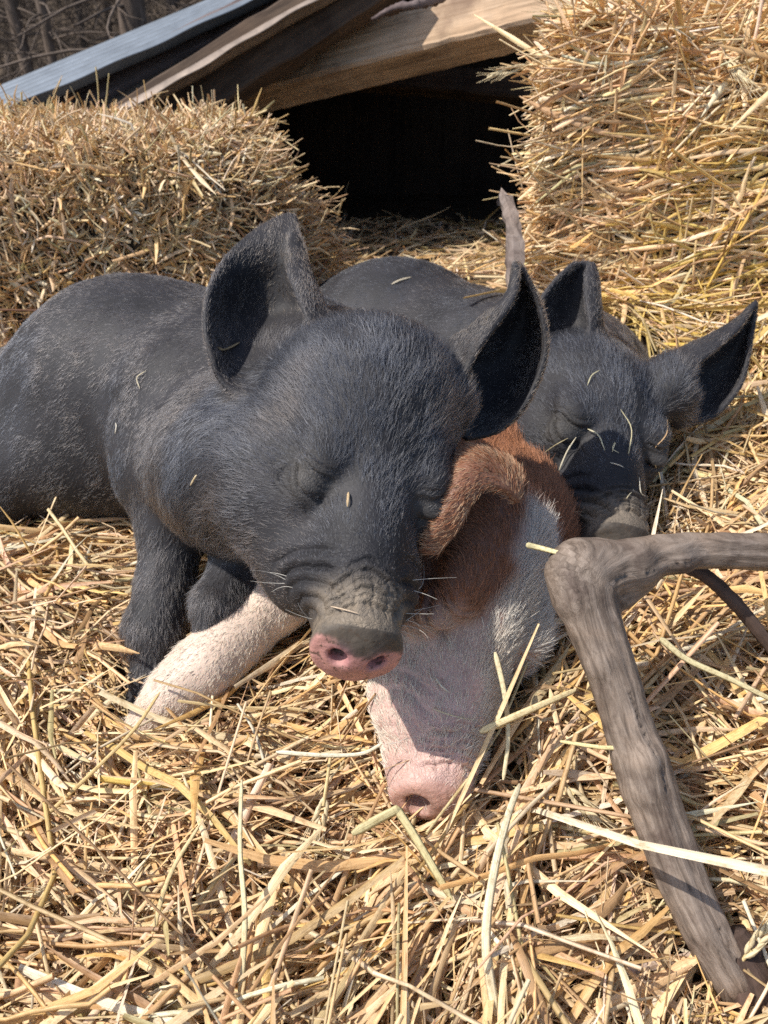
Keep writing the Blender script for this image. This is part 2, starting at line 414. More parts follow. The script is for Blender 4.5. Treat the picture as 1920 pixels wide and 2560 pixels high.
# ears
earL = spline_grid([
    row((640, 1010, .585), (665, 1000, .600), (700, 985, .612), (745, 965, .612), (790, 935, .602), (800, 925, .596), (770, 945, .580), (752, 958, .572)),
    row((560, 960, .590), (605, 950, .620), (665, 925, .636), (735, 905, .636), (812, 880, .618), (828, 872, .602), (792, 895, .583), (768, 905, .575)),
    row((530, 895, .594), (575, 880, .632), (650, 860, .654), (730, 845, .654), (806, 830, .630), (822, 822, .608), (799, 840, .590), (780, 850, .582)),
    row((514, 818, .602), (558, 805, .642), (640, 790, .668), (725, 785, .668), (788, 775, .642), (805, 768, .618), (787, 780, .598), (766, 788, .592)),
    row((521, 738, .616), (565, 728, .645), (640, 715, .668), (715, 712, .668), (766, 712, .648), (784, 708, .628), (762, 716, .610), (738, 722, .606)),
    row((549, 672, .636), (592, 664, .652), (650, 655, .664), (708, 652, .666), (750, 650, .656), (763, 648, .644), (745, 655, .632), (722, 664, .628)),
    row((600, 612, .660), (632, 607, .664), (672, 602, .668), (710, 600, .670), (738, 600, .668), (749, 600, .664), (740, 605, .656), (726, 612, .652)),
    row((655, 570, .680), (675, 567, .681), (697, 566, .682), (718, 566, .683), (735, 567, .682), (742, 569, .680), (738, 573, .677), (730, 577, .675)),
    row((712, 540, .694), (717, 539, .694), (722, 539, .695), (727, 540, .695), (732, 541, .695), (736, 544, .694), (734, 546, .693), (731, 549, .692)),
], 56, 40)
earR = spline_grid([
    row((1140, 985, .575), (1110, 945, .592), (1095, 925, .605), (1120, 985, .622), (1150, 1050, .612), (1170, 1095, .598)),
    row((1168, 925, .572), (1135, 880, .584), (1125, 862, .600), (1160, 920, .640), (1210, 1000, .638), (1240, 1078, .604)),
    row((1195, 872, .572), (1182, 836, .582), (1178, 828, .602), (1225, 890, .650), (1275, 960, .646), (1298, 1030, .606)),
    row((1228, 826, .576), (1220, 798, .586), (1222, 790, .606), (1265, 840, .652), (1318, 905, .646), (1340, 958, .608)),
    row((1262, 780, .584), (1255, 764, .592), (1260, 756, .610), (1295, 795, .646), (1340, 845, .640), (1364, 878, .610)),
    row((1284, 738, .592), (1276, 728, .598), (1283, 722, .612), (1308, 745, .638), (1338, 778, .632), (1358, 800, .612)),
    row((1290, 698, .600), (1283, 692, .604), (1286, 687, .612), (1304, 700, .626), (1325, 722, .624), (1338, 738, .614)),
    row((1290, 668, .608), (1287, 665, .610), (1287, 662, .612), (1293, 664, .616), (1300, 668, .616), (1306, 674, .614)),
], 52, 36)
b1 = G1.sheet(earL, .0026, .010); b2 = G1.sheet(earR, .0026, .010)
G1.cone(P(760, 985, .580), .020, P(800, 960, .590), .030, .02)
G1.cone(P(1125, 1010, .585), .019, P(1100, 990, .600), .024, .015)

# --- pink and brown pig lying on the straw
fP = unit(cv(-.15, -.83, -.52))
H2 = Frame(P(1066, 2010, .555), fP, cv(.72, .30, -.72), 1.14, 1.27)
G2 = SDF(np.array([-.30, .24, -.08]), np.array([.30, .98, .28]), RES)
pig_head(G2, H2, 1.3, .90)
h = H2.p
G2.chain([(h(0, .005, -.17), .062), (P(1235, 1330, .74), .066), (P(1120, 1150, .86), .085), (P(960, 1080, .98), .08)], .04)
G2.chain([(h(0, -.03, -.15), .040), (P(1050, 1420, .74), .050), (P(820, 1440, .74), .035)], .03)
G2.chain([(P(800, 1420, .72), .036), (P(690, 1500, .690), .0255), (P(600, 1585, .668), .0218), (P(540, 1640, .655), .0205), (P(490, 1685, .648), .0212), (P(430, 1740, .640), .0180), (P(362, 1812, .636), .0150)], .02)
G2.cone(P(355, 1822, .636), .012, P(318, 1862, .634), .008, .006)
earP = spline_grid([
    row((1290, 1250, .612), (1300, 1200, .625), (1280, 1160, .640), (1215, 1130, .645), (1150, 1150, .640)),
    row((1262, 1222, .604), (1262, 1180, .610), (1235, 1140, .618), (1175, 1130, .622), (1135, 1185, .622)),
    row((1215, 1212, .596), (1210, 1178, .598), (1185, 1155, .600), (1148, 1165, .602), (1122, 1220, .604)),
    row((1178, 1245, .590), (1165, 1222, .588), (1145, 1210, .588), (1122, 1220, .590), (1104, 1260, .592)),
    row((1150, 1300, .588), (1136, 1285, .584), (1118, 1272, .583), (1102, 1278, .585), (1084, 1308, .588)),
    row((1118, 1345, .590), (1106, 1335, .587), (1092, 1325, .585), (1080, 1328, .586), (1068, 1348, .588)),
    row((1086, 1380, .592), (1080, 1376, .591), (1074, 1372, .590), (1068, 1372, .590), (1062, 1378, .591)),
], 46, 30)
b3 = G2.sheet(earP - unit((earP - CAM)) * .056, .0030, .009)

# --- rear black pig
H3 = Frame(P(1535, 1385, .700), cv(.02, -.70, -.70), cv(.34, .68, -.65), 1.18, 1.12)
G3 = SDF(np.array([-.12, .55, -.06]), np.array([.50, 1.42, .44]), RES * 1.12)
pig_head(G3, H3)
h = H3.p
G3.chain([(h(0, .0, -.19), .078), (P(1400, 1000, 1.0), .105), (P(1150, 960, 1.14), .125), (P(960, 900, 1.22), .128), (P(900, 850, 1.33), .11)], .05)
G3.chain([(h(0, -.03, -.14), .060), (P(1280, 1150, .93), .085)], .04)
G3.ell(P(1010, 790, 1.20), (.10, .075, .09), np.stack([Rv, Uv, Fv], 1), .04)
G3.ell(P(1230, 860, 1.04), (.07, .05, .06), np.stack([Rv, Uv, Fv], 1), .04)
earL3 = spline_grid([
    row((1350, 985, .800), (1375, 985, .812), (1410, 965, .820), (1455, 945, .820), (1490, 930, .810), (1498, 925, .802), (1470, 930, .790), (1450, 935, .785)),
    row((1330, 900, .804), (1360, 900, .825), (1405, 885, .838), (1450, 870, .838), (1493, 870, .818), (1502, 868, .806), (1488, 876, .792), (1470, 882, .786)),
    row((1332, 820, .808), (1362, 815, .830), (1405, 805, .845), (1450, 800, .843), (1492, 805, .822), (1501, 805, .808), (1488, 810, .795), (1476, 814, .790)),
    row((1352, 755, .812), (1380, 748, .832), (1415, 742, .842), (1455, 740, .840), (1488, 745, .824), (1496, 746, .812), (1484, 750, .802), (1468, 755, .800)),
    row((1392, 700, .818), (1412, 695, .830), (1435, 690, .836), (1462, 690, .834), (1485, 693, .826), (1491, 694, .820), (1482, 698, .812), (1465, 702, .810)),
    row((1432, 662, .823), (1443, 660, .827), (1455, 659, .829), (1468, 659, .829), (1479, 662, .827), (1484, 665, .825), (1480, 668, .822), (1472, 670, .820)),
], 46, 34)
earR3 = spline_grid([
    row((1690, 960, .780), (1668, 930, .792), (1655, 905, .806), (1672, 960, .820), (1690, 1020, .812), (1698, 1062, .798)),
    row((1722, 925, .778), (1715, 890, .788), (1718, 870, .806), (1742, 930, .838), (1765, 995, .832), (1775, 1045, .806)),
    row((1765, 890, .784), (1762, 862, .792), (1768, 848, .808), (1795, 900, .840), (1815, 960, .834), (1822, 1003, .810)),
    row((1808, 855, .792), (1806, 838, .800), (1813, 822, .812), (1832, 865, .838), (1848, 915, .832), (1853, 955, .812)),
    row((1845, 820, .802), (1844, 808, .808), (1850, 796, .816), (1858, 828, .832), (1866, 868, .828), (1868, 900, .816)),
    row((1870, 785, .812), (1869, 778, .816), (1874, 771, .820), (1876, 790, .826), (1878, 815, .825), (1878, 838, .820)),
    row((1886, 762, .820), (1886, 760, .821), (1888, 758, .822), (1888, 763, .823), (1888, 768, .823), (1887, 774, .822)),
], 46, 30)
b4 = G3.sheet(earL3, .0030, .012); b5 = G3.sheet(earR3, .0030, .012)
G3.cone(P(1470, 945, .800), .026, P(1440, 960, .815), .03, .02)
G3.cone(P(1680, 990, .795), .026, P(1660, 975, .805), .03, .02)

def refine(V, Q, m):
    """split the chosen quads in four"""
    q = Q[m]; E = np.stack([np.sort(np.stack([q[:, i], q[:, (i + 1) % 4]], 1), 1) for i in range(4)], 1).reshape(-1, 2)
    key = E[:, 0].astype(np.int64) * (len(V) + 1) + E[:, 1]; uk, first, inv = np.unique(key, return_index=True, return_inverse=True)
    mid = (V[E[first, 0]] + V[E[first, 1]]) / 2; n0 = len(V); inv = inv.reshape(-1, 4) + n0
    cen = V[q].mean(1); ci = n0 + len(mid) + np.arange(len(q))
    nq = [np.stack([q[:, i], inv[:, i], ci, inv[:, (i + 3) % 4]], 1) for i in range(4)]
    return np.concatenate([V, mid, cen]), np.concatenate([Q[~m]] + nq)
def crease(V, Q, H, sa=1.):
    c = H.loc(V[Q].mean(1)); m = (c[:, 2] > -.15) & (c[:, 2] < .02) & (np.abs(c[:, 0]) < .07) & (c[:, 1] > -.05) & (c[:, 1] < .07)
    V, Q = refine(V, Q, m); V = np.where(np.isin(np.arange(len(V)), Q[-4 * m.sum():])[:, None], relax(V, Q, 1), V)
    Nn = vnorm(V, Q); L = H.loc(V); x, y, z = L.T; ax = np.abs(x)
    wob = (hsh(V, 90, 31) - .5) * .006; wob2 = (hsh(V, 260, 33) - .5) * .003; d = np.zeros(len(V))
    def groove(t, w): return np.exp(-(t / w) ** 2)
    def soft(t, w): return np.exp(-np.abs(t / w) ** 1.3)
    # side of the muzzle: arcs round the corner of the nose
    rho = np.hypot((y + .010) * .9, z + .012) + wob * .8
    am = sa * sm(ax, .010, .019) * sm(z + .085, 0, .02) * sm(-z, .012, .020) * sm(y, -.024, -.010) * sm(.030 - y, 0, .008)
    for r0, dep in ((.016, .0016), (.0225, .0024), (.031, .0022), (.041, .0030), (.052, .0016)):
        d += am * (-dep * soft(rho - r0, .0016) + dep * .75 * groove(rho - r0 - .0045, .0038))
    # wrinkles over the disc
    tm = sm(y, .004, .014) * sm(.026 - ax, 0, .006)
    zz = z + .0045 * np.cos(x / .022 * 1.3) + wob * .9
    for z0, dep in ((-.0125, .0022), (-.0165, .0015), (-.0205, .0022), (-.0245, .0015), (-.0290, .0024), (-.0345, .0012)):
        d += tm * (-dep * soft(zz - z0, .0010) + dep * .7 * groove(zz - z0 + .0022, .0018)) * np.where(np.sin(x * 260 + z0 * 3000) > -.7, 1, .3)
    for x0 in (-.017, -.009, .001, .011, .018):
        d -= tm * .0011 * soft(x - x0 + wob * 1.2 + wob2, .0008) * sm(z, -.036, -.028) * sm(-z, .010, .014)
    # eyes: the closed slit, lid folds, crow's feet
    ey, ez = y - .031, z + .096
    em = sm(ax, .023, .031)
    lid = ey - .012 * (1 - (ez / .016) ** 2) * .25 + .25 * ez + wob2 * .5
    e0 = em * np.exp(-(ez / .0135) ** 4)
    d += e0 * (-.0062 * soft(lid, .0014) + .0014 * groove(lid - .004, .0028) + .0012 * groove(lid + .004, .003))
    er = np.hypot(ey * 1.15, ez) + wob * .9
    an = np.arctan2(ey, ez + .004)
    for r0, dep, a0, aw in ((.0125, .0022, -1.6, .9), (.0170, .0013, -1.9, .8), (.0135, .0024, 1.7, .9), (.0185, .0012, 1.2, .7)):
        da = np.abs((an - a0 + np.pi) % (2 * np.pi) - np.pi)
        d += em * np.exp(-(da / aw) ** 4) * (-dep * soft(er - r0, .0010) + dep * .6 * groove(er - r0 + .0022, .0022))
    fan = np.abs((an + np.pi) % (2 * np.pi) - np.pi)
    d -= em * .0012 * np.exp(-((er - .019) / .006) ** 2) * np.exp(-(np.sin(an * 5 + wob * 200) / .2) ** 2) * (fan < .9)
    d += (hsh(V, 420, 40) - .5) * .0006 * sm(z, -.08, -.03)
    return V + Nn * (d * H.W)[:, None], Q
def build_pig(name, label, G, H, skin, colf, wrf):
    V, Q = G.mesh(); V = relax(V, Q, 1)
    V, Q = crease(V, Q, H, .3 if H is H2 else 1.0); Nn = vnorm(V, Q)
    L = H.loc(V)
    me = mesh_np(name + '_body', V, Q, skin, {'Col': colf(V, L, Nn), 'Wr': wrf(V, L, Nn)})
    root = empty(name, tuple(np.array([V[:, 0].mean(), V[:, 1].mean(), max(0., V[:, 2].min())])))
    tag(root, label, 'pig', 'pigs sleeping together in the straw')
    link('body', me, root)
    PIGS.append((G, V.min(0), V.max(0)))
    return root, V, Q, Nn
def sel(L, x, y, z, rx, ry, rz):
    return np.exp(-(((L[:, 0] - x) / rx) ** 2 + ((L[:, 1] - y) / ry) ** 2 + ((L[:, 2] - z) / rz) ** 2))
def mix3(a, b, t): return a * (1 - t[:, None]) + np.asarray(b) * t[:, None]
def disc_mask(H, L, V):
    q = (V - H.p(0, .001, -.004)) @ H.M2
    return sm(q[:, 2], -.001, .0035) * (np.hypot(q[:, 0] / .031, q[:, 1] / .025) < H.W * 1.05), q
def black_col(H, pinknose=True):
    def f(V, L, Nn):
        c = np.tile([.022, .021, .024], (len(V), 1)); n = hsh(V, 60, 3)
        c = c * (0.8 + .5 * n[:, None])
        dm, q = disc_mask(H, L, V)
        c = mix3(c, (.15, .125, .10), sm(L[:, 2], -.042, -.020) * sm(L[:, 1], .004, .016) * .9)
        c = mix3(c, (.085, .078, .070), sel(np.abs(L), .044, .033, .095, .020, .015, .018) * (.5 + .5 * hsh(V, 120, 8)))
        if pinknose:
            up = sm(q[:, 1] + .004 * (hsh(V, 200, 5) - .5) * 2, .0085, .0145)
            c = mix3(c, (.48, .24, .21), dm * (1 - up)); c = mix3(c, (.075, .062, .050), dm * up)
            for s in (-1, 1):
                c = mix3(c, (.33, .14, .20), dm * np.exp(-(((q[:, 0] - s * .0115) / .0065) ** 2 + ((q[:, 1] - .004) / .0065) ** 2)) * .8)
        else: c = mix3(c, (.05, .042, .036), dm)
        return c
    return f
def black_wr(H, dirt=.5):
    def f(V, L, Nn):
        w = np.zeros((len(V), 3))
        nose = sm(L[:, 2], -.075, -.03) * (1 - disc_mask(H, L, V)[0]); eyes = sel(np.abs(L), .045, .03, .104, .018, .018, .022)
        w[:, 0] = .15 + np.clip(.6 * nose + .85 * eyes, 0, .85); dm = disc_mask(H, L, V)[0]; w[:, 0] *= 1 - dm * .8
        w[:, 1] = dm * .8
        w[:, 2] = np.clip(sm(L[:, 2], -.035, -.012) * dirt * .8 * (1 - dm) + dm * .10, 0, 1)
        return w
    return f
def pink_col(V, L, Nn):
    c = np.tile([.58, .40, .33], (len(V), 1)); n = hsh(V, 50, 3); n2 = hsh(V, 22, 9)
    c = c * (0.85 + .25 * n[:, None])
    # bare pink snout, brown saddle, pale blaze
    pinkm = sm(L[:, 2], -.085, -.05)
    c = mix3(c, (.60, .38, .33), pinkm * sm(-L[:, 0] + .35 * (hsh(V, 60, 17) - .5) * .04, .000, .014) * .85)
    br = brown_mask(V, L)
    c = mix3(c, (.68, .53, .43), sm(-V[:, 0], .0, .05)); c = mix3(c, (.20, .085, .05), br)
    c = mix3(c, (.20, .10, .08), .75 * sel(np.abs(L), .044, .031, .096, .016, .006, .012))
    dm, q = disc_mask(H2, L, V)
    c = mix3(c, (.46, .25, .20), dm * .9)
    for s in (-1, 1): c = mix3(c, (.10, .05, .04), dm * np.exp(-(((q[:, 0] - s * .0115) / .0075) ** 2 + ((q[:, 1] - .0045) / .0085) ** 2)) * .9)  # nostril hollows darkened, their shade put into the colour
    return c
def brown_mask(V, L):
    n = (hsh(V, 70, 21) - .5) * .012
    side = sm(-(L[:, 0] + .016 + (L[:, 2] + .09) * .12) + n, -.006, .008)         # pig's right of the blaze
    back = sm(-(L[:, 2] + .172) + n, -.01, .01)
    face = side * sm(-(L[:, 2] + .088) + n, -.008, .012) * sm(L[:, 1] + .022 + n, -.01, .01)
    leg = sm(V[:, 0] + .045 + n, -.02, .02)
    return np.clip(np.maximum(face, back * sm(-(L[:, 0] - .09), -.012, .012)), 0, 1) * leg
def pink_wr(V, L, Nn):
    w = np.zeros((len(V), 3)); dm = disc_mask(H2, L, V)[0]
    eyes = sel(np.abs(L), .045, .03, .115, .022, .022, .028)
    w[:, 0] = .15 + .8 * np.clip(sm(L[:, 2], -.05, -.02) + eyes, 0, 1); w[:, 0] *= 1 - dm * .7
    w[:, 1] = .25 * sm(L[:, 2], -.2, -.1)
    w[:, 2] = .22 * sm(L[:, 2], -.2, -.1) + .5 * sm(-V[:, 0], .10, .16) * sm(-Nn[:, 2], -.5, .3)
    return w
pig1, V1, Q1, N1 = build_pig('piglet', 'black pig propped on its foreleg in front, its pink snout resting on the pale pig', G1, H1, M_skin_b, black_col(H1), black_wr(H1, .75))
pig2, V2, Q2, N2 = build_pig('piglet', 'pink and brown pig lying face down in the straw under the black pig\'s chin', G2, H2, M_skin_p, pink_col, pink_wr)
pig3, V3, Q3, N3 = build_pig('piglet', 'black pig asleep behind the forked branch with straw bits on its face', G3, H3, M_skin_b, black_col(H3, False), black_wr(H3, .35))
if PREV != 'low' and PREV != 'skin':
    def black_hair(p, r):
        n = len(p); g = r.random((n, 1)); base = np.array([.024, .026, .034]) + g ** 8 * np.array([.10, .10, .11])
        base = base * (.5 + .75 * r.random((n, 1)))
        dust = (sm(hsh(p, 16, 61), .56, .75) * .6 + .75 * (ear_d([b1, b2, b4, b5], p) < .007))[:, None] * (.3 + .7 * r.random((n, 1)))
        return base * (1 - dust) + np.array([.075, .056, .042]) * dust
    def ear_d(bs, p):
        return np.array([min((b.find_nearest(q, .012)[3] or 9) if b.find_nearest(q, .012)[0] is not None else 9 for b in bs) for q in p.tolist()])
    def fur_black(pig, V, Q, Nn, H, anch, n, seed, ears):
        mo = H.M
        fl = field(anch)
        def den(c, nn):
            L = H.loc(c); d = np.ones(len(c))
            d *= 1 - .97 * sm(L[:, 2], -.034, -.018)
            d *= 1 - .9 * sel(np.abs(L), .046, .031, .096, .020, .016, .017)
            d *= 1 - .35 * sm(L[:, 2], -.07, -.035)
            e = np.ones(len(c))
            near = ear_d(ears, c) < .006
            d[near] *= 1.3
            view = (nn * unit(CAM - c)).sum(1); d *= np.where(view < -.35, .3, 1.)
            dist = np.linalg.norm(c - CAM, axis=1); d *= np.clip((.62 / dist) ** 1.2, .3, 1.6)
            return d
        def ln(p):
            L = H.loc(p); ds = np.linalg.norm(p - H.O, axis=1); a = .0068 + .0068 * np.exp(-((ds - .20) / .085) ** 2)
            a = a * (1 - .72 * sm(L[:, 2], -.09, -.03)); a = a * (1 - .7 * sel(np.abs(L), .046, .03, .101, .020, .016, .022)); near = ear_d(ears, p) < .0055; a[near] = .0058
            return a
        fur('bristles', V, Q, Nn, n, fl, ln, black_hair, den, M_hair_b, pig, lift=.14, wild=.12, rad=.000155, curl=.35, seed=seed)
    hd = lambda H, *q: H.p(*q)
    up = np.array([0, 0, 1.])
    A1 = [(H1.p(0, .03, -.05), -H1.f, .05), (H1.p(0, .06, -.13), -H1.f, .05), (H1.p(-.05, .02, -.12), -H1.f * .7 - H1.s * .5 - H1.u * .2, .05),
          (H1.p(.05, .02, -.12), -H1.f * .7 + H1.s * .5 - H1.u * .2, .05), (H1.p(-.06, -.03, -.10), -H1.f * .4 - H1.u - H1.s * .5, .05), (H1.p(.06, -.03, -.10), -H1.f * .4 - H1.u + H1.s * .5, .05),
          (P(560, 1100, .68), cv(-.6, -.8, .2), .08), (P(330, 800, .86), cv(-1, -.1, .2), .12), (P(250, 1000, .82), cv(-.8, -.7, .1), .12), (P(40, 1000, .88), cv(-.5, -.9, .1), .12),
          (P(400, 1100, .72), cv(-.3, -1, 0), .07), (P(390, 1400, .70), cv(-.1, -1, 0), .08), (P(370, 1650, .68), cv(0, -1, 0), .06), (P(850, 800, .8), cv(-.4, .2, .8), .08),
          (P(620, 760, .65), cv(.1, 1, .1), .06), (P(1280, 880, .62), cv(.6, .6, .1), .06)]
    fur_black(pig1, V1, Q1, N1, H1, A1, 240000 if PREV == '' else 60000, 4, [b1, b2])
    A3 = [(H3.p(0, .03, -.05), -H3.f, .06), (H3.p(0, .06, -.15), -H3.f, .06), (H3.p(-.05, .02, -.12), -H3.f * .7 - H3.s * .5 - H3.u * .2, .06),
          (H3.p(.05, .02, -.12), -H3.f * .7 + H3.s * .5 - H3.u * .2, .06), (P(1250, 900, 1.0), cv(-1, .1, .4), .12), (P(1000, 800, 1.15), cv(-.9, .1, .4), .15),
          (P(1420, 800, .82), cv(.1, 1, .1), .07), (P(1800, 900, .82), cv(.8, .6, .1), .07)]
    fur_black(pig3, V3, Q3, N3, H3, A3, 150000 if PREV == '' else 40000, 5, [b4, b5])
    def den2(c, nn):
        L = H2.loc(c); d = np.ones(len(c)) * (1 - .97 * sm(L[:, 2], -.028, -.014)); d *= 1 - .93 * sel(np.abs(L), .046, .031, .096, .020, .016, .016)
        d *= 1 + .8 * sm(L[:, 2], -.12, -.07) * sm(L[:, 0], -.012, .004)
        d *= np.where(c[:, 0] < -.04, .45, 1.); view = (nn * unit(CAM - c)).sum(1); return d * np.where(view < -.35, .25, 1.)
    def ln2(p):
        L = H2.loc(p); a = .0078 + .011 * sm(-L[:, 2], .05, .11) * sm(L[:, 0], -.03, .0); a = np.where(p[:, 0] < -.05, .0075, a)
        near = ear_d([b3], p) < .006; a[near] = .0085
        return a
    def col2(p, r):
        L = H2.loc(p); b = brown_mask(p, L)[:, None]; n = len(p); g = r.random((n, 1))
        pale = np.array([.72, .63, .52]) * (.75 + .4 * g); white = np.array([.72, .67, .60]) * (.75 + .35 * g)
        wm = (sm(-L[:, 2], .07, .10) * sm(L[:, 0], -.03, .0))[:, None]
        pale = pale * (1 - wm) + white * wm
        br = np.array([.36, .155, .075]) * (.45 + .95 * g)
        near = (ear_d([b3], p) < .006)[:, None]
        br = np.where(near & (r.random((n, 1)) < .45), np.array([.55, .36, .22]), br)
        return pale * (1 - b) + br * b
    A2 = [(H2.p(0, .03, -.05), -H2.f * .9, .05), (H2.p(0, .06, -.13), -H2.f, .05), (H2.p(-.05, .02, -.12), -H2.f * .7 - H2.s * .5, .05),
          (H2.p(.05, .02, -.12), -H2.f * .7 + H2.s * .7, .05), (P(640, 1550, .66), cv(-.8, -.6, 0), .08), (P(450, 1720, .64), cv(-.8, -.6, 0), .08),
          (P(1200, 1160, .61), cv(-.8, .1, 0), .04), (P(1100, 1320, .58), cv(-.5, -.8, 0), .04), (P(1350, 1250, .66), cv(.2, .9, .4), .06)]
    fur('bristles', V2, Q2, N2, 150000 if PREV == '' else 35000, field(A2), ln2, col2, den2, M_hair_p, pig2, lift=.17, wild=.16, rad=.00015, curl=.3, seed=8)

# ------------------------------------------------------------------ solid shapes of the fallen branch (built early: straw keeps out of them)
def tube_mesh(path, radii, sides=14, rough=0., seed=0, cap=True):
    path = np.array(path, float); n = len(path); r = np.random.default_rng(seed)
    T = unit(np.gradient(path, axis=0)); ref = np.array([.13, .21, .97]); V = []
    X = unit(np.cross(ref, T)); Y = np.cross(T, X)
    s = np.concatenate([[0], np.cumsum(np.linalg.norm(np.diff(path, axis=0), axis=1))])
    a = np.linspace(0, 2 * np.pi, sides, endpoint=False); UV = []
    for i in range(n):
        rr = radii[i] * (1 + rough * (np.sin(a * 2 + s[i] * 30 + seed) * .5 + np.sin(a * 3 - s[i] * 55) * .3 + r.normal(size=sides) * .25))
        V.append(path[i] + X[i] * (np.cos(a) * rr)[:, None] + Y[i] * (np.sin(a) * rr)[:, None])
        UV.append(np.stack([np.cos(a) * radii[i], np.full(sides, s[i]), np.sin(a) * radii[i]], 1))
    V = np.concatenate(V); UV = np.concatenate(UV); i = np.arange(n - 1)[:, None] * sides; j = np.arange(sides)[None]; k = (j + 1) % sides
    Q = np.stack([i + j, i + k, i + sides + k, i + sides + j], -1).reshape(-1, 4)
    if cap:
        m = len(V); V = np.concatenate([V, path[:1], path[-1:]]); UV = np.concatenate([UV, [[0, 0, 0]], [[0, s[-1], 0]]])
        tri0 = [(q, (q + 1) % sides, m) for q in range(sides)]; base = (n - 1) * sides
        tri1 = [(base + (q + 1) % sides, base + q, m + 1) for q in range(sides)]
        return V, [tuple(x) for x in Q] + [t[::-1] for t in tri0] + [t[::-1] for t in tri1], UV
    return V, [tuple(x) for x in Q], UV
def mesh_py(name, V, F, mat, UV=None, smooth=True):
    me = bpy.data.meshes.new(name); me.from_pydata([tuple(v) for v in np.asarray(V, float)], [], [tuple(int(i) for i in f) for f in F])
    me.polygons.foreach_set('use_smooth', np.full(len(me.polygons), smooth))
    if UV is not None:
        at = me.attributes.new('v_uv', 'FLOAT_VECTOR', 'POINT'); at.data.foreach_set('vector', np.asarray(UV, np.float32).ravel())
    me.materials.append(mat); me.update(); return me
def catmull(pts, n):
    A = np.array(pts, float); m = len(A); t = np.linspace(0, m - 1, n); i = np.minimum(t.astype(int), m - 2); f = (t - i)[:, None]
    g = lambda j: A[np.clip(j, 0, m - 1)]
    p1, p2 = g(i), g(i + 1); p0 = np.where((i > 0)[:, None], g(i - 1), 2 * p1 - p2); p3 = np.where((i < m - 2)[:, None], g(i + 2), 2 * p2 - p1)
    return .5 * (2 * p1 + (-p0 + p2) * f + (2 * p0 - 5 * p1 + 4 * p2 - p3) * f * f + (-p0 + 3 * p1 - 3 * p2 + p3) * f ** 3)
M_log = wood_material('driftwood', (.17, .13, .102), (.31, .25, .205), along=(1, .10, 1), scale=300, rough=.6, bmp=.7, use_attr=True, dist=.002)
LOGP = [(2120, 1385, .60, .0160), (1985, 1384, .585, .0155), (1892, 1380, .572, .0152), (1800, 1376, .565, .0148), (1714, 1377, .558, .0150), (1640, 1388, .550, .0158), (1580, 1405, .542, .0175), (1515, 1424, .534, .0195), (1466, 1452, .528, .0225), (1468, 1500, .526, .0212),
        (1484, 1560, .524, .0202), (1514, 1640, .521, .0188), (1543, 1724, .518, .0184), (1572, 1820, .515, .0186), (1600, 1900, .512, .0200), (1622, 1975, .510, .0204), (1655, 2070, .506, .0184), (1703, 2197, .498, .0178), (1755, 2310, .488, .0165), (1822, 2430, .482, .0150), (1900, 2590, .50, .0140)]
LG = SDF(np.array([.06, .12, -.12]), np.array([.42, .66, .30]), .0022)
LG.chain([(P(*q[:3]), q[3] * .90) for q in LOGP], .0015)
LG.cone(P(1428, 1430, .527), .014, P(1432, 1475, .524), .0135, .016); LG.cone(P(1450, 1410, .530), .014, P(1480, 1405, .534), .012, .014)
LG.cone(P(1560, 1490, .540), .008, P(1590, 1450, .546), .008, .02)
for q in ((1500, 1660, .512), (1625, 1905, .498), (1600, 1420, .53), (1700, 1400, .545), (1610, 1975, .50)):
    LG.cone(P(*q), .006, P(q[0] + 8, q[1] + 14, q[2] + .002), .004, .012)
LV, LQ = LG.mesh(); LV = relax(LV, LQ, 4)
path = catmull([P(*q[:3]) for q in LOGP], 260); ps = np.concatenate([[0], np.cumsum(np.linalg.norm(np.diff(path, axis=0), axis=1))])
pt = unit(np.gradient(path, axis=0))
ii = np.concatenate([((LV[a:a + 4000, None] - path[None]) ** 2).sum(2).argmin(1) for a in range(0, len(LV), 4000)])
rel = LV - path[ii]; sx = ps[ii] + (rel * pt[ii]).sum(1); rel = rel - (rel * pt[ii]).sum(1, keepdims=True) * pt[ii]
luv = np.stack([rel[:, 0] + rel[:, 1] * .3, sx, rel[:, 2]], 1)
LN = vnorm(LV, LQ); ang = np.arctan2(rel[:, 2], rel[:, 0] + rel[:, 1])
dd = .0006 * np.sin(ang * 4 + sx * 9) + .0004 * np.sin(ang * 8 - sx * 12) - .0030 * np.exp(-(np.sin(ang * 1.5 + sx * 6 + 1.0) / .05) ** 2) * sm(np.sin(sx * 42), -.1, .5) + (hsh(LV, 90, 3) - .5) * .0015
LV = LV + LN * dd[:, None]
log = link('fallen_branch', mesh_np('fallen_branch', LV, LQ, M_log, {'v_uv': luv}))
tag(log, 'thick bare grey brown branch with a sharp elbow bend lying on the straw at right', 'branch')
SOLIDS = [G1, G2, G3, LG]

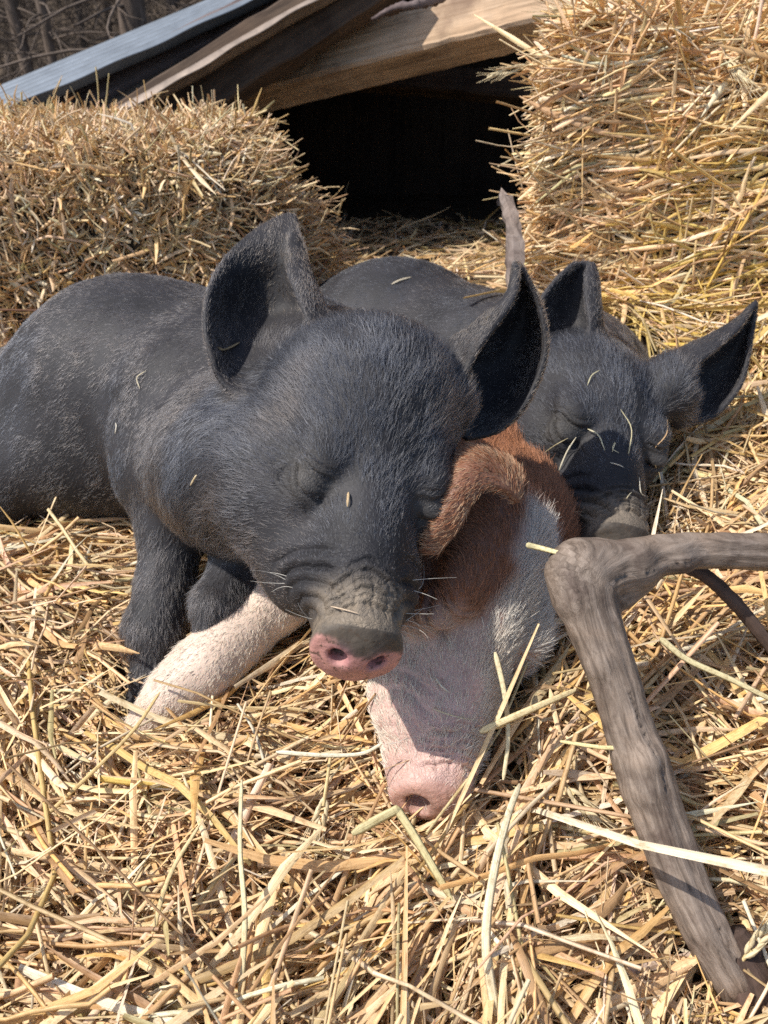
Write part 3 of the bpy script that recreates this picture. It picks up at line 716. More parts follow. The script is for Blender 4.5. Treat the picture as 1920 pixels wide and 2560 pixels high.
# ------------------------------------------------------------------ ground and straw
HA = []
for px, py, z in ((100, 2500, -.02), (960, 2500, -.02), (1800, 2500, -.035), (500, 2300, -.01), (1400, 2300, -.005), (100, 2000, 0), (600, 2000, 0), (1063, 2090, -.012), (1500, 2000, .0), (1850, 2000, .015), (100, 1600, .012),
                  (560, 1730, .020), (650, 1680, .030), (330, 1860, .000), (1300, 1760, .045), (1330, 1600, .070), (1250, 1900, .018), (1400, 1600, .045), (1800, 1600, .055), (1750, 1450, .07), (1830, 1250, .085), (1880, 1100, .105), (1600, 1350, .075), (100, 1290, .030), (350, 1400, .020), (230, 1330, .030),
                  (900, 1500, .01), (1200, 1300, .03), (500, 1100, .02), (1400, 770, .19), (1600, 800, .18), (1800, 850, .165), (1900, 1000, .13), (1900, 760, .20), (950, 620, .05), (1200, 650, .06), (760, 640, .05), (1310, 700, .17)):
    v = (1280 - py) / 1990; d = (z - CH) / (-.5 + .866 * v); q = P(px, py, d); HA.append((q[0], q[1], z))
HA += [(-1, .6, .0), (1, .5, .05), (-1, 1.2, .05), (1., 1.2, .15), (0, 0, -.03), (.6, 0, -.01), (-.6, 0, -.02), (0, 2.6, .03), (2, 2.6, .05), (-2, 2.6, .05), (-.5, 1.4, .04), (.5, 1.4, .12)]
HA = np.array(HA)
def hgt(x, y):
    x = np.asarray(x, float); y = np.asarray(y, float); sh = x.shape; x = x.ravel(); y = y.ravel(); out = np.zeros(len(x))
    for a in range(0, len(x), 20000):
        d2 = (x[a:a + 20000, None] - HA[None, :, 0]) ** 2 + (y[a:a + 20000, None] - HA[None, :, 1]) ** 2
        w = np.exp(-d2 / .085 ** 2) + .02 / (1 + d2 / .05) ** 2 + 1e-9
        out[a:a + 20000] = (w * HA[None, :, 2]).sum(1) / w.sum(1)
    out += .007 * np.sin(x * 61 + 2 * np.sin(y * 23)) * np.cos(y * 53 + 2 * np.sin(x * 31)) * np.clip(1.3 - y, 0, 1)
    return out.reshape(sh) + .006 * np.sin(x * 23 + y * 11).reshape(sh) * np.cos(y * 31 - x * 7).reshape(sh)
M_soil_shade = plain('chaff_soil_and_gap_shade', (.075, .052, .032), .95, 40, .6, .8)  # soil and chaff; the dark tone also paints deep shade in straw gaps
M_straw = straw_material('straw', .16)
M_bale = straw_material('bale_straw', .12)
gx = np.concatenate([-np.geomspace(60, 1.2, 12), np.linspace(-1.15, 1.15, 90), np.geomspace(1.2, 60, 12)]); gy = np.concatenate([-np.geomspace(30, .3, 8), np.linspace(-.25, 2.6, 110), np.geomspace(2.7, 90, 16)])
X, Y = np.meshgrid(gx, gy, indexing='ij'); Z = hgt(np.clip(X, -2, 2), np.clip(Y, -.5, 3)) - .022
Z = np.where(Y > 4, Z + (Y - 4) * .02, Z)
n0, n1 = X.shape; idx = np.arange(n0 * n1).reshape(n0, n1)
q = np.stack([idx[:-1, :-1], idx[1:, :-1], idx[1:, 1:], idx[:-1, 1:]], -1).reshape(-1, 4)
tag(link('ground', mesh_np('ground', np.stack([X, Y, Z], -1).reshape(-1, 3), q, M_soil_shade)), kind='structure')

PAL = np.array([(0.857, 0.598, 0.333), (0.898, 0.675, 0.413), (0.775, 0.511, 0.251), (0.918, 0.743, 0.503), (0.612, 0.384, 0.198), (0.857, 0.561, 0.233), (0.918, 0.704, 0.413), (0.449, 0.276, 0.143), (0.734, 0.579, 0.341), (0.93, 0.82, 0.629), (0.673, 0.56, 0.296), (0.76, 0.531, 0.321)])
PW = np.array([16, 16, 12, 12, 8, 9, 12, 4, 5, 6, 3, 5], float); PW /= PW.sum()
def straw_cols(n, r, gold=None):
    c = PAL[r.choice(len(PAL), n, p=PW)] * r.uniform(.70, 1.10, (n, 1)) * (1 + r.normal(size=(n, 3)) * .03)
    if gold is not None: c = c * (1 - gold[:, None]) + np.array([.62, .44, .07]) * r.uniform(.7, 1.15, (n, 1)) * gold[:, None]
    return c
def make_straws(c, d, nrm, L, W, col, r, rings=5, bend=.12, kink=.25, twist=.8, tube=.4, surf=None, thick=None):
    """n straws as curved split stems (open arch), leaves (flat, twisted) and round stems; returns lists for mesh_np"""
    n = len(c); d = unit(d); side = unit(np.cross(d, nrm)); up = np.cross(side, d)
    t = np.linspace(-.5, .5, rings)
    bd = r.normal(size=(n, 2)) * bend * L[:, None]
    kp = r.uniform(-.35, .35, n); ka = (r.random(n) < kink) * r.normal(size=n) * .9; ks = (r.random(n) < kink) * r.normal(size=n) * .8
    tt = t[None, :] + np.zeros((n, 1))
    cent = c[:, None] + d[:, None] * (tt * L[:, None])[..., None] + side[:, None] * (bd[:, :1] * (tt ** 2 - .08) * 2)[..., None] + up[:, None] * (bd[:, 1:] * (tt ** 2 - .08) * 1.2)[..., None]
    kd = np.maximum(tt - kp[:, None], 0) * L[:, None]
    cent = cent + side[:, None] * (kd * ka[:, None])[..., None] + up[:, None] * (kd * ks[:, None] * .5)[..., None]
    if surf is not None: cent[..., 2] += surf(cent[..., 0], cent[..., 1]) - surf(c[:, 0], c[:, 1])[:, None]
    tw = (r.normal(size=(n, 1)) * twist * tt + r.uniform(-1., 1., (n, 1)))
    T = unit(np.gradient(cent, axis=1)); S = unit(side[:, None] - (side[:, None] * T).sum(-1, keepdims=True) * T); Un = np.cross(S, T)
    S2 = S * np.cos(tw)[..., None] + Un * np.sin(tw)[..., None]; U2 = np.cross(S2, T)
    isT = r.random(n) < tube; out = []
    seed = r.uniform(0, 500, n)
    for m, kind in ((isT, 'tube'), (~isT, 'arch')):
        k = int(m.sum())
        if not k: continue
        if kind == 'tube': a = np.linspace(0, 2 * np.pi, 5, endpoint=False); cx, cy = np.cos(a) * .5, np.sin(a) * .36; wrap = True
        else: cx = np.array([-.5, -.27, .12, .5]); cy = np.array([-.07, .07, .09, -.05]); wrap = False
        wp = np.ones((k, rings))
        if kind == 'arch':
            end = r.uniform(.15, 1, (k, 2)); wp[:, 0] = end[:, 0]; wp[:, -1] = end[:, 1] * .6
            wp[:, 1:-1] *= r.uniform(.8, 1.15, (k, rings - 2))
        else: wp *= .62
        w = W[m][:, None] * wp
        v = cent[m][:, :, None] + S2[m][:, :, None] * (cx[None, None] * w[..., None])[..., None] + U2[m][:, :, None] * (cy[None, None] * w[..., None])[..., None]
        C = len(cx); base = np.arange(k)[:, None, None] * rings * C; i = np.arange(rings - 1)[None, :, None] * C
        if wrap: j = np.arange(C)[None, None]; j2 = (j + 1) % C
        else: j = np.arange(C - 1)[None, None]; j2 = j + 1
        q = np.stack([base + i + j, base + i + j2, base + i + C + j2, base + i + C + j], -1).reshape(-1, 4)
        uv = np.zeros((k, rings, C, 3)); uv[..., 0] = cx * 2 + seed[m][:, None, None]; uv[..., 1] = (t[None, :, None] * L[m][:, None, None]) * 1000 + seed[m][:, None, None] * 7; uv[..., 2] = seed[m][:, None, None]
        cc = np.repeat(col[m], rings * C, 0)
        out.append((v.reshape(-1, 3), q, cc, uv.reshape(-1, 3)))
    return out, cent
def join(parts):
    V, Q, Cc, U = [], [], [], []; o = 0
    for v, q, c, u in parts: V.append(v); Q.append(q + o); Cc.append(c); U.append(u); o += len(v)
    return np.concatenate(V), np.concatenate(Q), np.concatenate(Cc), np.concatenate(U)
def straw_mesh(name, parts, mat):
    V, Q, Cc, U = join(parts); return mesh_np(name, V, Q, mat, {'Col': Cc, 'v_uv': U})
def inside(cent, tol=-.003):
    bad = np.zeros(len(cent), bool)
    for g in SOLIDS: bad |= g.at(cent).min(1) < tol
    return bad
def dens(c, d, nrm, L, tol=-.003):
    """pre-test straight samples against the animals and the branch"""
    t = np.linspace(-.5, .5, 9); return inside(c[:, None] + unit(d)[:, None] * (t[None] * L[:, None])[..., None], tol)
QF = .35 if PREV == 'low' else 1.
def bed(n, r, ylo, yhi, xlo, xhi, pw, Lr, Wr, zr, tilt, tol=-.003, bundle=1, **kw):
    n = int(n * QF); nb = n // bundle; rp = lambda a: np.repeat(a, bundle, 0); n = nb; u = r.random(n); y = ylo + (yhi - ylo) * u ** pw; x = r.uniform(xlo, xhi, n) * np.clip(.45 + y * .75, 0, 1)
    th = r.uniform(0, np.pi * 2, n) ; big = np.sin(x * 9 + 1) + np.cos(y * 8)     # straws lie in loose drifts
    th = np.where(r.random(n) < .62, big * .8 + r.normal(size=n) * .38 + .5, th)
    if bundle > 1:
        x, y, th = rp(x), rp(y), rp(th); n = len(x); x = x + r.normal(size=n) * .009; y = y + r.normal(size=n) * .009; th = th + r.normal(size=n) * .10
    L = r.uniform(*Lr, n) * np.where(r.random(n) < .25, .5, 1); W = r.uniform(*Wr, n)
    z = hgt(x, y) + r.uniform(*zr, n); c = np.stack([x, y, z], 1)
    d = np.stack([np.cos(th), np.sin(th), r.normal(size=n) * tilt], 1)
    bad = dens(c, d, None, L, tol); k = ~bad
    for bc, bh, bM in BALES:
        q = (c - bc) @ bM; k &= ~(np.abs(q) < bh - .01).all(1)
    c, d, L, W = c[k], d[k], L[k], W[k]; n = len(c)
    gold = sm(c[:, 1], .75, .9) * sm(c[:, 0], .2, .3) * (r.random(n) < .4) * .7
    col = straw_cols(n, r, gold)
    nrm = unit(np.array([0, 0, 1.]) + r.normal(size=(n, 3)) * .35)
    parts, cent = make_straws(c, d, nrm, L, W, col, r, surf=hgt, **kw)
    return parts
def rot(rx, ry, rz):
    from mathutils import Euler
    return np.array(Euler((R_(rx), R_(ry), R_(rz))).to_matrix())
BALES = [(np.array([-.585, 1.42, .19]), np.array([.45, .21, .185]), rot(5, 0, -3)),
         (np.array([.415, 1.29, .262]), np.array([.165, .21, .255]), rot(2, 2, -16)),
         (np.array([.84, 1.22, .215]), np.array([.27, .19, .23]), rot(0, 0, -4))]
r = np.random.default_rng(11)
parts = []
parts += bed(27000, r, .10, 1.15, -1.0, 1.05, 1.0, (.05, .17), (.0018, .0054), (-.030, .004), .10, tube=.22, bend=.06, kink=.12)
parts += bed(9000, r, .10, 1.15, -1.0, 1.05, .9, (.06, .22), (.0024, .0068), (-.004, .014), .20, tube=.22, kink=.15, bend=.06, bundle=5)
parts += bed(9000, r, .10, 1.0, -.9, .95, .9, (.02, .09), (.0008, .0020), (-.004, .014), .25, tube=.3, kink=.3, bend=.2, rings=4)
parts += bed(3500, r, .10, .9, -.9, .95, .9, (.008, .03), (.0012, .0036), (.0, .014), .35, tube=.1, kink=.1, bend=.1, rings=3)
parts += bed(2600, r, .12, 1.1, -.8, .9, .9, (.06, .20), (.0028, .0070), (.006, .022), .24, tol=.010, tube=.45, kink=.22, bend=.08, rings=6)
parts += bed(8000, r, 1.1, 2.4, -1.5, 1.2, 1.0, (.05, .14), (.003, .006), (-.02, .02), .22)
tag(link('straw_bedding', straw_mesh('straw_bedding', parts, M_straw)), 'deep loose golden straw spread under and around the sleeping pigs', 'straw', kind='stuff')

def bale(name, label, bi, n, style, r):
    c0, hf, M = BALES[bi]; root = empty(name, (c0[0], c0[1], 0)); tag(root, label, 'straw bale', 'straw bales')
    # packed core; its dark colour paints the shade between the stems
    import bmesh
    bm = bmesh.new(); bmesh.ops.create_cube(bm, size=2); bmesh.ops.subdivide_edges(bm, edges=bm.edges, cuts=7, use_grid_fill=True)
    bc = np.array([v.co[:] for v in bm.verts]); bf = [[v.index for v in f.verts] for f in bm.faces]; bm.free()
    def shape(q):            # rounded, lumpy box; q in -1..1
        nrm = np.abs(q).max(1, keepdims=True); rr = (np.abs(q) ** 7).sum(1, keepdims=True) ** (1 / 7) ; q = q * nrm / np.maximum(rr, 1e-6)
        p = q * hf; b = (hsh(p * 1.0 + bi, 14, 50 + bi) - .5) * .035
        p = p * (1 + b[:, None] / hf.mean())
        if bi == 0: p[:, 0] += np.maximum(0, q[:, 0]) * .085 * (-q[:, 2])       # the lower end bulges out
        return p
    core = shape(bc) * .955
    link('packed_core', mesh_py('packed_core', core @ M.T + c0, bf, M_soil_shade), root)
    n = int(n * QF)
    # faces: 0 front(-y) 1 top 2 right(+x) 3 left(-x) 4 back
    fa = np.array([hf[0] * hf[2], hf[0] * hf[1], hf[1] * hf[2], hf[1] * hf[2], hf[0] * hf[2] * .3]) * np.array([1.3, 1.2, 1, 1, .4]); fa /= fa.sum()
    f = r.choice(5, n, p=fa); a, b = r.uniform(-1, 1, (2, n)); q = np.zeros((n, 3))
    nm = np.array([(0, -1, 0), (0, 0, 1), (1, 0, 0), (-1, 0, 0), (0, 1, 0)], float)[f]
    for k, (i, j) in enumerate(((0, 2), (0, 1), (1, 2), (1, 2), (0, 2))): m = f == k; q[m, i] = a[m]; q[m, j] = b[m]
    q += nm; p = shape(q) * r.uniform(.955, 1.012, (n, 1))
    if style == 'chopped':
        L = r.uniform(.014, .05, n) * np.where(r.random(n) < .12, 2, 1); W = r.uniform(.0026, .0062, n)
        d = r.normal(size=(n, 3)); d -= (d * nm).sum(1, keepdims=True) * nm * r.uniform(.3, .9, (n, 1))
        top = (f == 1) | (b > .7); d[top] += nm[top] * r.normal(size=(top.sum(), 1)) * .7
        out = (f == 2) | (a > .85); d[out] += np.array([1, -.2, .1]) * r.uniform(.3, 2.2, (out.sum(), 1))
    else:
        L = r.uniform(.05, .17, n); W = r.uniform(.0030, .0072, n)
        base = np.array([-1, -.25, -.18]) if bi == 1 else np.array([-1, -.1, .12])
        d = base + r.normal(size=(n, 3)) * .24
        v = (r.random(n) < (.22 if bi == 1 else .12)); d[v] = np.array([.15, -.3, 1]) + r.normal(size=(v.sum(), 3)) * .3
        d -= (d * nm).sum(1, keepdims=True) * nm * .75
        L[(f == 3) | (a < -.8)] *= .7
    c = p @ M.T + c0; d = unit(d) @ M.T; nw = nm @ M.T
    c = c + unit(d) * 0; k = ~dens(c, d, None, L); c, d, L, W, nw, ff = c[k], d[k], L[k], W[k], nw[k], f[k]
    gold = (sm(c[:, 0], .30, .38) * sm(.46 - c[:, 2], .0, .12) * .6 * (r.random(len(c)) < .4)) if bi == 1 else None
    col = straw_cols(len(c), r, gold) * (.95 if bi != 1 else 1.15)
    pp, _ = make_straws(c, d, unit(nw + r.normal(size=nw.shape) * .3), L, W, col, r, bend=.14, kink=.2, tube=.45)
    # stray stems standing off the edges
    m = int((420 if style == 'chopped' else 150) * QF); a, b = r.uniform(-1, 1, (2, m)); q = np.stack([a, b, np.ones(m)], 1)
    e = r.random(m) < .45; q[e] = np.stack([np.where(bi == 0, 1., -1.) * np.ones(e.sum()), a[e], b[e]], 1)
    p = shape(q) @ M.T + c0; d = np.stack([r.normal(size=m) * .6, r.normal(size=m) * .5 - .2, r.uniform(.2, 1.1, m)], 1)
    d[e] = np.stack([np.where(bi == 0, 1, -1) * r.uniform(.6, 1.2, e.sum()), r.normal(size=e.sum()) * .4, r.normal(size=e.sum()) * .35 + .05], 1)
    L = r.uniform(.03, .085, m) if style == 'chopped' else r.uniform(.05, .13, m); p = p + unit(d) * (L * .33)[:, None]
    p2, _ = make_straws(p, d, np.tile([.3, -1, .2], (m, 1)), L, r.uniform(.002, .0042, m), straw_cols(m, r), r, bend=.12, kink=.3, tube=.6)
    link('straw', straw_mesh('straw', pp + p2, M_bale), root)
    return root, M, c0, hf
b_l = bale('straw_bale', 'chopped straw bale behind the front pig, left of the dark opening', 0, 21000, 'chopped', r)
b_r = bale('straw_bale', 'tall bright straw bale with long stems just right of the dark opening', 1, 8000, 'long', r)
b_f = bale('straw_bale', 'straw bale at the right edge of the picture, beside the tall bright bale', 2, 7000, 'long', r)

# twine round the left bale
def poly_tube(name, pts, rad, mat, parent=None, n=None, sides=6, rough=0., taper=None, seed=0):
    p = catmull(pts, n or max(8, len(pts) * 4)); rr = np.full(len(p), rad) if taper is None else np.interp(np.linspace(0, 1, len(p)), np.linspace(0, 1, len(taper)), taper)
    V, F, UV = tube_mesh(p, rr, sides, rough, seed); return link(name, mesh_py(name, V, F, mat, UV), parent)
M_twine = plain('red_brown_twine', (.15, .075, .045), .8, 200, .3, .3)
root, M, c0, hf = b_l
for zz in (-.22,):
    loop = [(x * hf[0] * 1.035, y * hf[1] * 1.03, zz * hf[2] + .004 * math.sin(x * 9 + y * 4)) for x, y in ((-1, 0), (-1, -1.0), (-.5, -1.05), (0, -1.06), (.5, -1.05), (.93, -1.0), (1.0, -.9), (1.03, 0), (.98, .98), (0, 1.04), (-1, 1), (-1, .01))]
    poly_tube('twine', [M @ np.array(q) + c0 for q in loop], .0017, M_twine, root, 90, 5)

# ------------------------------------------------------------------ the low shelter
M_beam = wood_material('weathered_beam', (.42, .29, .185), (.62, .46, .32), along=(.05, 1, 1), scale=70, rough=.8, bmp=.5)
M_rafter = wood_material('shade_darkened_rafter', (.07, .047, .033), (.13, .09, .062), along=(.05, 1, 1), scale=60, rough=.85, bmp=.6)  # dark wood, darkened further to paint in the shade under the roof sheet
M_board = wood_material('grey_board', (.17, .13, .125), (.26, .21, .205), along=(.05, 1, 1), scale=60, rough=.85, bmp=.4)
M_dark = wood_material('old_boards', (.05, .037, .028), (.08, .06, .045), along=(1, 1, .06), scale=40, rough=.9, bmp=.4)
M_tin = plain('galvanised_tin', (.21, .24, .275), .42, 14, .22, .12, .6)
M_tinb = plain('rusty_tin', (.27, .215, .175), .5, 22, .35, .2, .5)
for mm in (M_tin, M_tinb): mm.node_tree.nodes['Principled BSDF'].inputs['Metallic'].default_value = .35
shelter = empty('pig_shelter', (.5, 1.9, 0)); tag(shelter, 'low dark wooden shelter with a corrugated tin roof behind the straw bales', 'shelter')
def board(name, a, b, wid, thk, up, mat, parent, wob=.002, seed=0, nseg=24):
    """squared timber from a to b with slightly worn edges; local X runs along it"""
    a = np.asarray(a, float); b = np.asarray(b, float); L = np.linalg.norm(b - a); x = (b - a) / L; y = unit(np.cross(up, x)); z = np.cross(x, y)
    r = np.random.default_rng(seed); prof = []
    h, t, c = wid / 2, thk / 2, min(wid, thk) * .07
    prof = [(-t + c, -h), (t - c, -h), (t, -h + c), (t, h - c), (t - c, h), (-t + c, h), (-t, h - c), (-t, -h + c)]
    V = []; 
    for i in range(nseg + 1):
        s = i / nseg * L; k = r.normal(size=2) * wob
        for j, (py, pz) in enumerate(prof): V.append((s + (r.normal() * wob if i in (0, nseg) else 0), py + k[0] * .4 + r.normal() * wob * .35, pz + k[1] * .4 + r.normal() * wob * .35))
    F = [(i * 8 + j, i * 8 + (j + 1) % 8, i * 8 + 8 + (j + 1) % 8, i * 8 + 8 + j) for i in range(nseg) for j in range(8)] + [tuple(range(7, -1, -1)), tuple(nseg * 8 + j for j in range(8))]
    me = mesh_py(name, V, F, mat, smooth=False)
    o = bpy.data.objects.new(name, me); COL.objects.link(o); o.parent = parent
    from mathutils import Matrix
    m = np.eye(4); m[:3, 0] = x; m[:3, 1] = y; m[:3, 2] = z; m[:3, 3] = a - np.array(parent.location if parent else (0, 0, 0))
    o.matrix_basis = Matrix(m.tolist()); return o
def corrugated(name, A0, A1, B0, B1, ribs, amp, mat, parent, seed=0, nl=60):
    """A0-A1 near edge, B0-B1 far edge; the ribs run along the edges"""
    r = np.random.default_rng(seed); nw = ribs * 10 + 1; s, t = np.meshgrid(np.linspace(0, 1, nl), np.linspace(0, 1, nw), indexing='ij'); s = s[..., None]; t = t[..., None]
    p = (A0 * (1 - s) + A1 * s) * (1 - t) + (B0 * (1 - s) + B1 * s) * t
    n = unit(np.cross(A1 - A0, B0 - A0)); n = n * np.sign(n[2] + 1e-9)
    off = amp * np.cos(t * ribs * 2 * np.pi) + .002 * np.sin(s * 9 + seed) * (1 - t) + .0015 * np.sin(s * 37 + seed) * np.exp(-t * 12)
    p = p + n * off; p2 = p - n * .0022; V = np.concatenate([p.reshape(-1, 3), p2.reshape(-1, 3)]); k = nl * nw; idx = np.arange(k).reshape(nl, nw)
    q = np.stack([idx[:-1, :-1], idx[1:, :-1], idx[1:, 1:], idx[:-1, 1:]], -1).reshape(-1, 4); F = np.concatenate([q, q[:, ::-1] + k])
    e = lambda ln: np.stack([ln[:-1], ln[1:], ln[1:] + k, ln[:-1] + k], 1)
    F = np.concatenate([F, e(idx[:, 0])[:, ::-1], e(idx[:, -1]), e(idx[0, :]), e(idx[-1, :])[:, ::-1]])
    return link(name, mesh_np(name, V, F, mat), parent)
corrugated('roof_sheet', P(-170, 372, 1.50), P(1000, -150, 1.80), P(-170, 296, 1.95), P(1000, -190, 2.25), 6, .010, M_tin, shelter, 1)
o = corrugated('roof_sheet', P(150, 382, 1.50), P(1010, -108, 1.62), P(-40, 385, 1.88), P(940, -118, 1.98), 6, .010, M_tinb, shelter, 2); o['label'] = 'rusty brown corrugated sheet'
board('rafter', P(150, 452, 1.63), P(1240, -250, 1.70), .115, .05, cv(0, 1, 0), M_rafter, shelter, .003, 3)
board('edge_board', P(-120, 412, 1.66), P(900, -110, 1.86), .075, .03, cv(0, 1, .4), M_board, shelter, .003, 5)
board('beam', P(560, 225, 1.90), P(1640, -55, 1.60), .112, .09, cv(0, 1, .1), M_beam, shelter, .0014, 7, 40)
board('crossbar', P(900, 190, 2.25), P(1500, 235, 2.15), .07, .05, cv(0, 1, 0), M_rafter, shelter, .003, 8)
def slab(name, pts, thk, mat, parent):
    pts = np.array(pts, float); n = unit(np.cross(pts[1] - pts[0], pts[3] - pts[0])); V = np.concatenate([pts, pts + n * thk])
    F = [(0, 3, 2, 1), (4, 5, 6, 7), (0, 1, 5, 4), (1, 2, 6, 5), (2, 3, 7, 6), (3, 0, 4, 7)]
    return link(name, mesh_py(name, V, F, mat, smooth=False), parent)
FL, FR = P(30, 470, 1.62), P(1500, -455, 1.72); bk = np.array([0, 1.5, .0])
FR2 = FR + np.array([1.4, 0, .25])
slab('roof_boards', [FL, FR, FR + bk, FL + bk], .03, M_dark, shelter)  # roof slab placed to block the sun from the interior
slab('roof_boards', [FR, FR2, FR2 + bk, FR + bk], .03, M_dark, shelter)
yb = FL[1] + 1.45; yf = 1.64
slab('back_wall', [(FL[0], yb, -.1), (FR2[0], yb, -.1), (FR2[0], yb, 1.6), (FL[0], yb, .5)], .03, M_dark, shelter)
slab('side_wall', [(FL[0] + .06, yf, -.1), (FL[0] + .06, yb - .01, -.1), (FL[0] + .06, yb - .01, FL[2] + .01), (FL[0] + .06, yf, FL[2] + .01)], .03, M_dark, shelter)  # left wall, put in to block light and shade the floor inside
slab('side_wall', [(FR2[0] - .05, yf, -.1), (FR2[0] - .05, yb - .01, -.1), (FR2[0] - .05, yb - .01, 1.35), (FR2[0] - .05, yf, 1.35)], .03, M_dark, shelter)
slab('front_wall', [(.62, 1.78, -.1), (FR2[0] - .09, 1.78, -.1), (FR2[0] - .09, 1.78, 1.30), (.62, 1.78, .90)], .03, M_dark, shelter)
r = np.random.default_rng(5)
# splintered bits lying on the beam
sp = empty('bark_scrap', tuple(P(1040, 25, 1.58))); tag(sp, 'torn strip of pale bark lying along the top of the beam', 'bark')
poly_tube('bark', [P(930, 48, 1.62), P(985, 22, 1.60), P(1030, 14, 1.58), P(1085, -2, 1.57), P(1150, -24, 1.56)], .009, M_board, sp, 30, 7, .5, [.004, .010, .007, .011, .005])
# weathered stake against the right bale
M_stake = wood_material('grey_pink_wood', (.20, .155, .13), (.33, .27, .235), along=(1, 1, .04), scale=70, rough=.8, bmp=.7)
a0, a1 = P(1258, 478, 1.06), P(1306, 730, 1.02); V = []; F = []; r = np.random.default_rng(3); ns = 16
ax = unit(a1 - a0); sd = unit(np.cross(ax, Fv)); bkv = np.cross(sd, ax)
for i in range(ns + 1):
    t = i / ns; c = a0 * (1 - t) + a1 * t + sd * .004 * math.sin(t * 5); w = .009 + .004 * t + r.normal() * .0008
    for j, (u_, v_) in enumerate(((-1, -.5), (-.2, -.62), (.4, -.5), (1, -.3), (1, .5), (-1, .5))):
        jag = (np.array([.018, -.004, .012, .026, .026, .018])[j] if i == 0 else 0)
        V.append(c + sd * u_ * w + bkv * v_ * .008 + ax * jag + r.normal(size=3) * .0006)
F = [(i * 6 + j, i * 6 + 6 + j, i * 6 + 6 + (j + 1) % 6, i * 6 + (j + 1) % 6) for i in range(ns) for j in range(6)] + [tuple(range(6)), tuple(ns * 6 + 5 - j for j in range(6))]
tag(link('wooden_stake', mesh_py('wooden_stake', V, F, M_stake, smooth=False)), 'split grey stake standing against the left side of the tall bright bale', 'stake')
# small sticks and roots
M_bark = wood_material('dark_bark', (.085, .055, .042), (.15, .10, .08), along=(1, .08, 1), scale=120, rough=.85, bmp=.8, use_attr=True)
tag(poly_tube('twig', [P(1700, 1415, .590), P(1765, 1440, .592), P(1830, 1500, .594), P(1885, 1565, .596), P(1950, 1650, .60)], .0045, M_bark, None, 40, 8, .15, [.004, .0055, .0060, .0055, .004]), 'thin dark curved twig beneath the horizontal arm of the thick branch', 'twig')
tag(poly_tube('wood_chunk', [P(1640, 1800, .66), P(1740, 1760, .655), P(1850, 1800, .645), P(1980, 1830, .64)], .018, M_bark, None, 40, 12, .15, [.010, .020, .024, .022]), 'dark rotting wood half buried in straw to the right of the thick branch', 'wood')
tag(poly_tube('wood_chunk', [P(1820, 2330, .487), P(1860, 2420, .482), P(1905, 2540, .478), P(1950, 2640, .475)], .02, M_bark, None, 30, 12, .18, [.010, .0135, .0155, .016]), 'dark brown wood poking out of the straw in the lower right corner', 'wood')
M_root = wood_material('red_root', (.12, .062, .040), (.22, .125, .085), along=(1, .05, 1), scale=140, rough=.85, bmp=.8, use_attr=True)
rt = empty('torn_root', tuple(P(1830, 100, 1.2))); tag(rt, 'reddish torn root with frayed fibres on top of the right edge bale', 'root')
poly_tube('root', [P(1808, 150, 1.16), P(1818, 100, 1.17), P(1835, 60, 1.18), P(1850, 28, 1.19)], .016, M_root, rt, 30, 10, .2, [.020, .019, .015, .010])
r = np.random.default_rng(9); fb = []
VV, FF, UU = [], [], []
for i in range(46):
    p0 = P(1838 + r.normal() * 14, 45 + r.normal() * 22, 1.18 + r.normal() * .008); dr = cv(r.normal() * .6 + .25, r.normal() * .5 + .1, r.normal() * .3); dr = unit(dr)
    p = catmull([p0, p0 + dr * .014, p0 + dr * .028 + r.normal(size=3) * .004, p0 + dr * .04 + r.normal(size=3) * .008], 9)
    v, f, u = tube_mesh(p, np.linspace(.0013, .0004, 9), 5, 0, i); FF += [tuple(np.array(q) + sum(map(len, VV))) for q in f]; VV.append(v); UU.append(u)
link('fibres', mesh_py('fibres', np.concatenate(VV), FF, M_root, np.concatenate(UU)), rt)

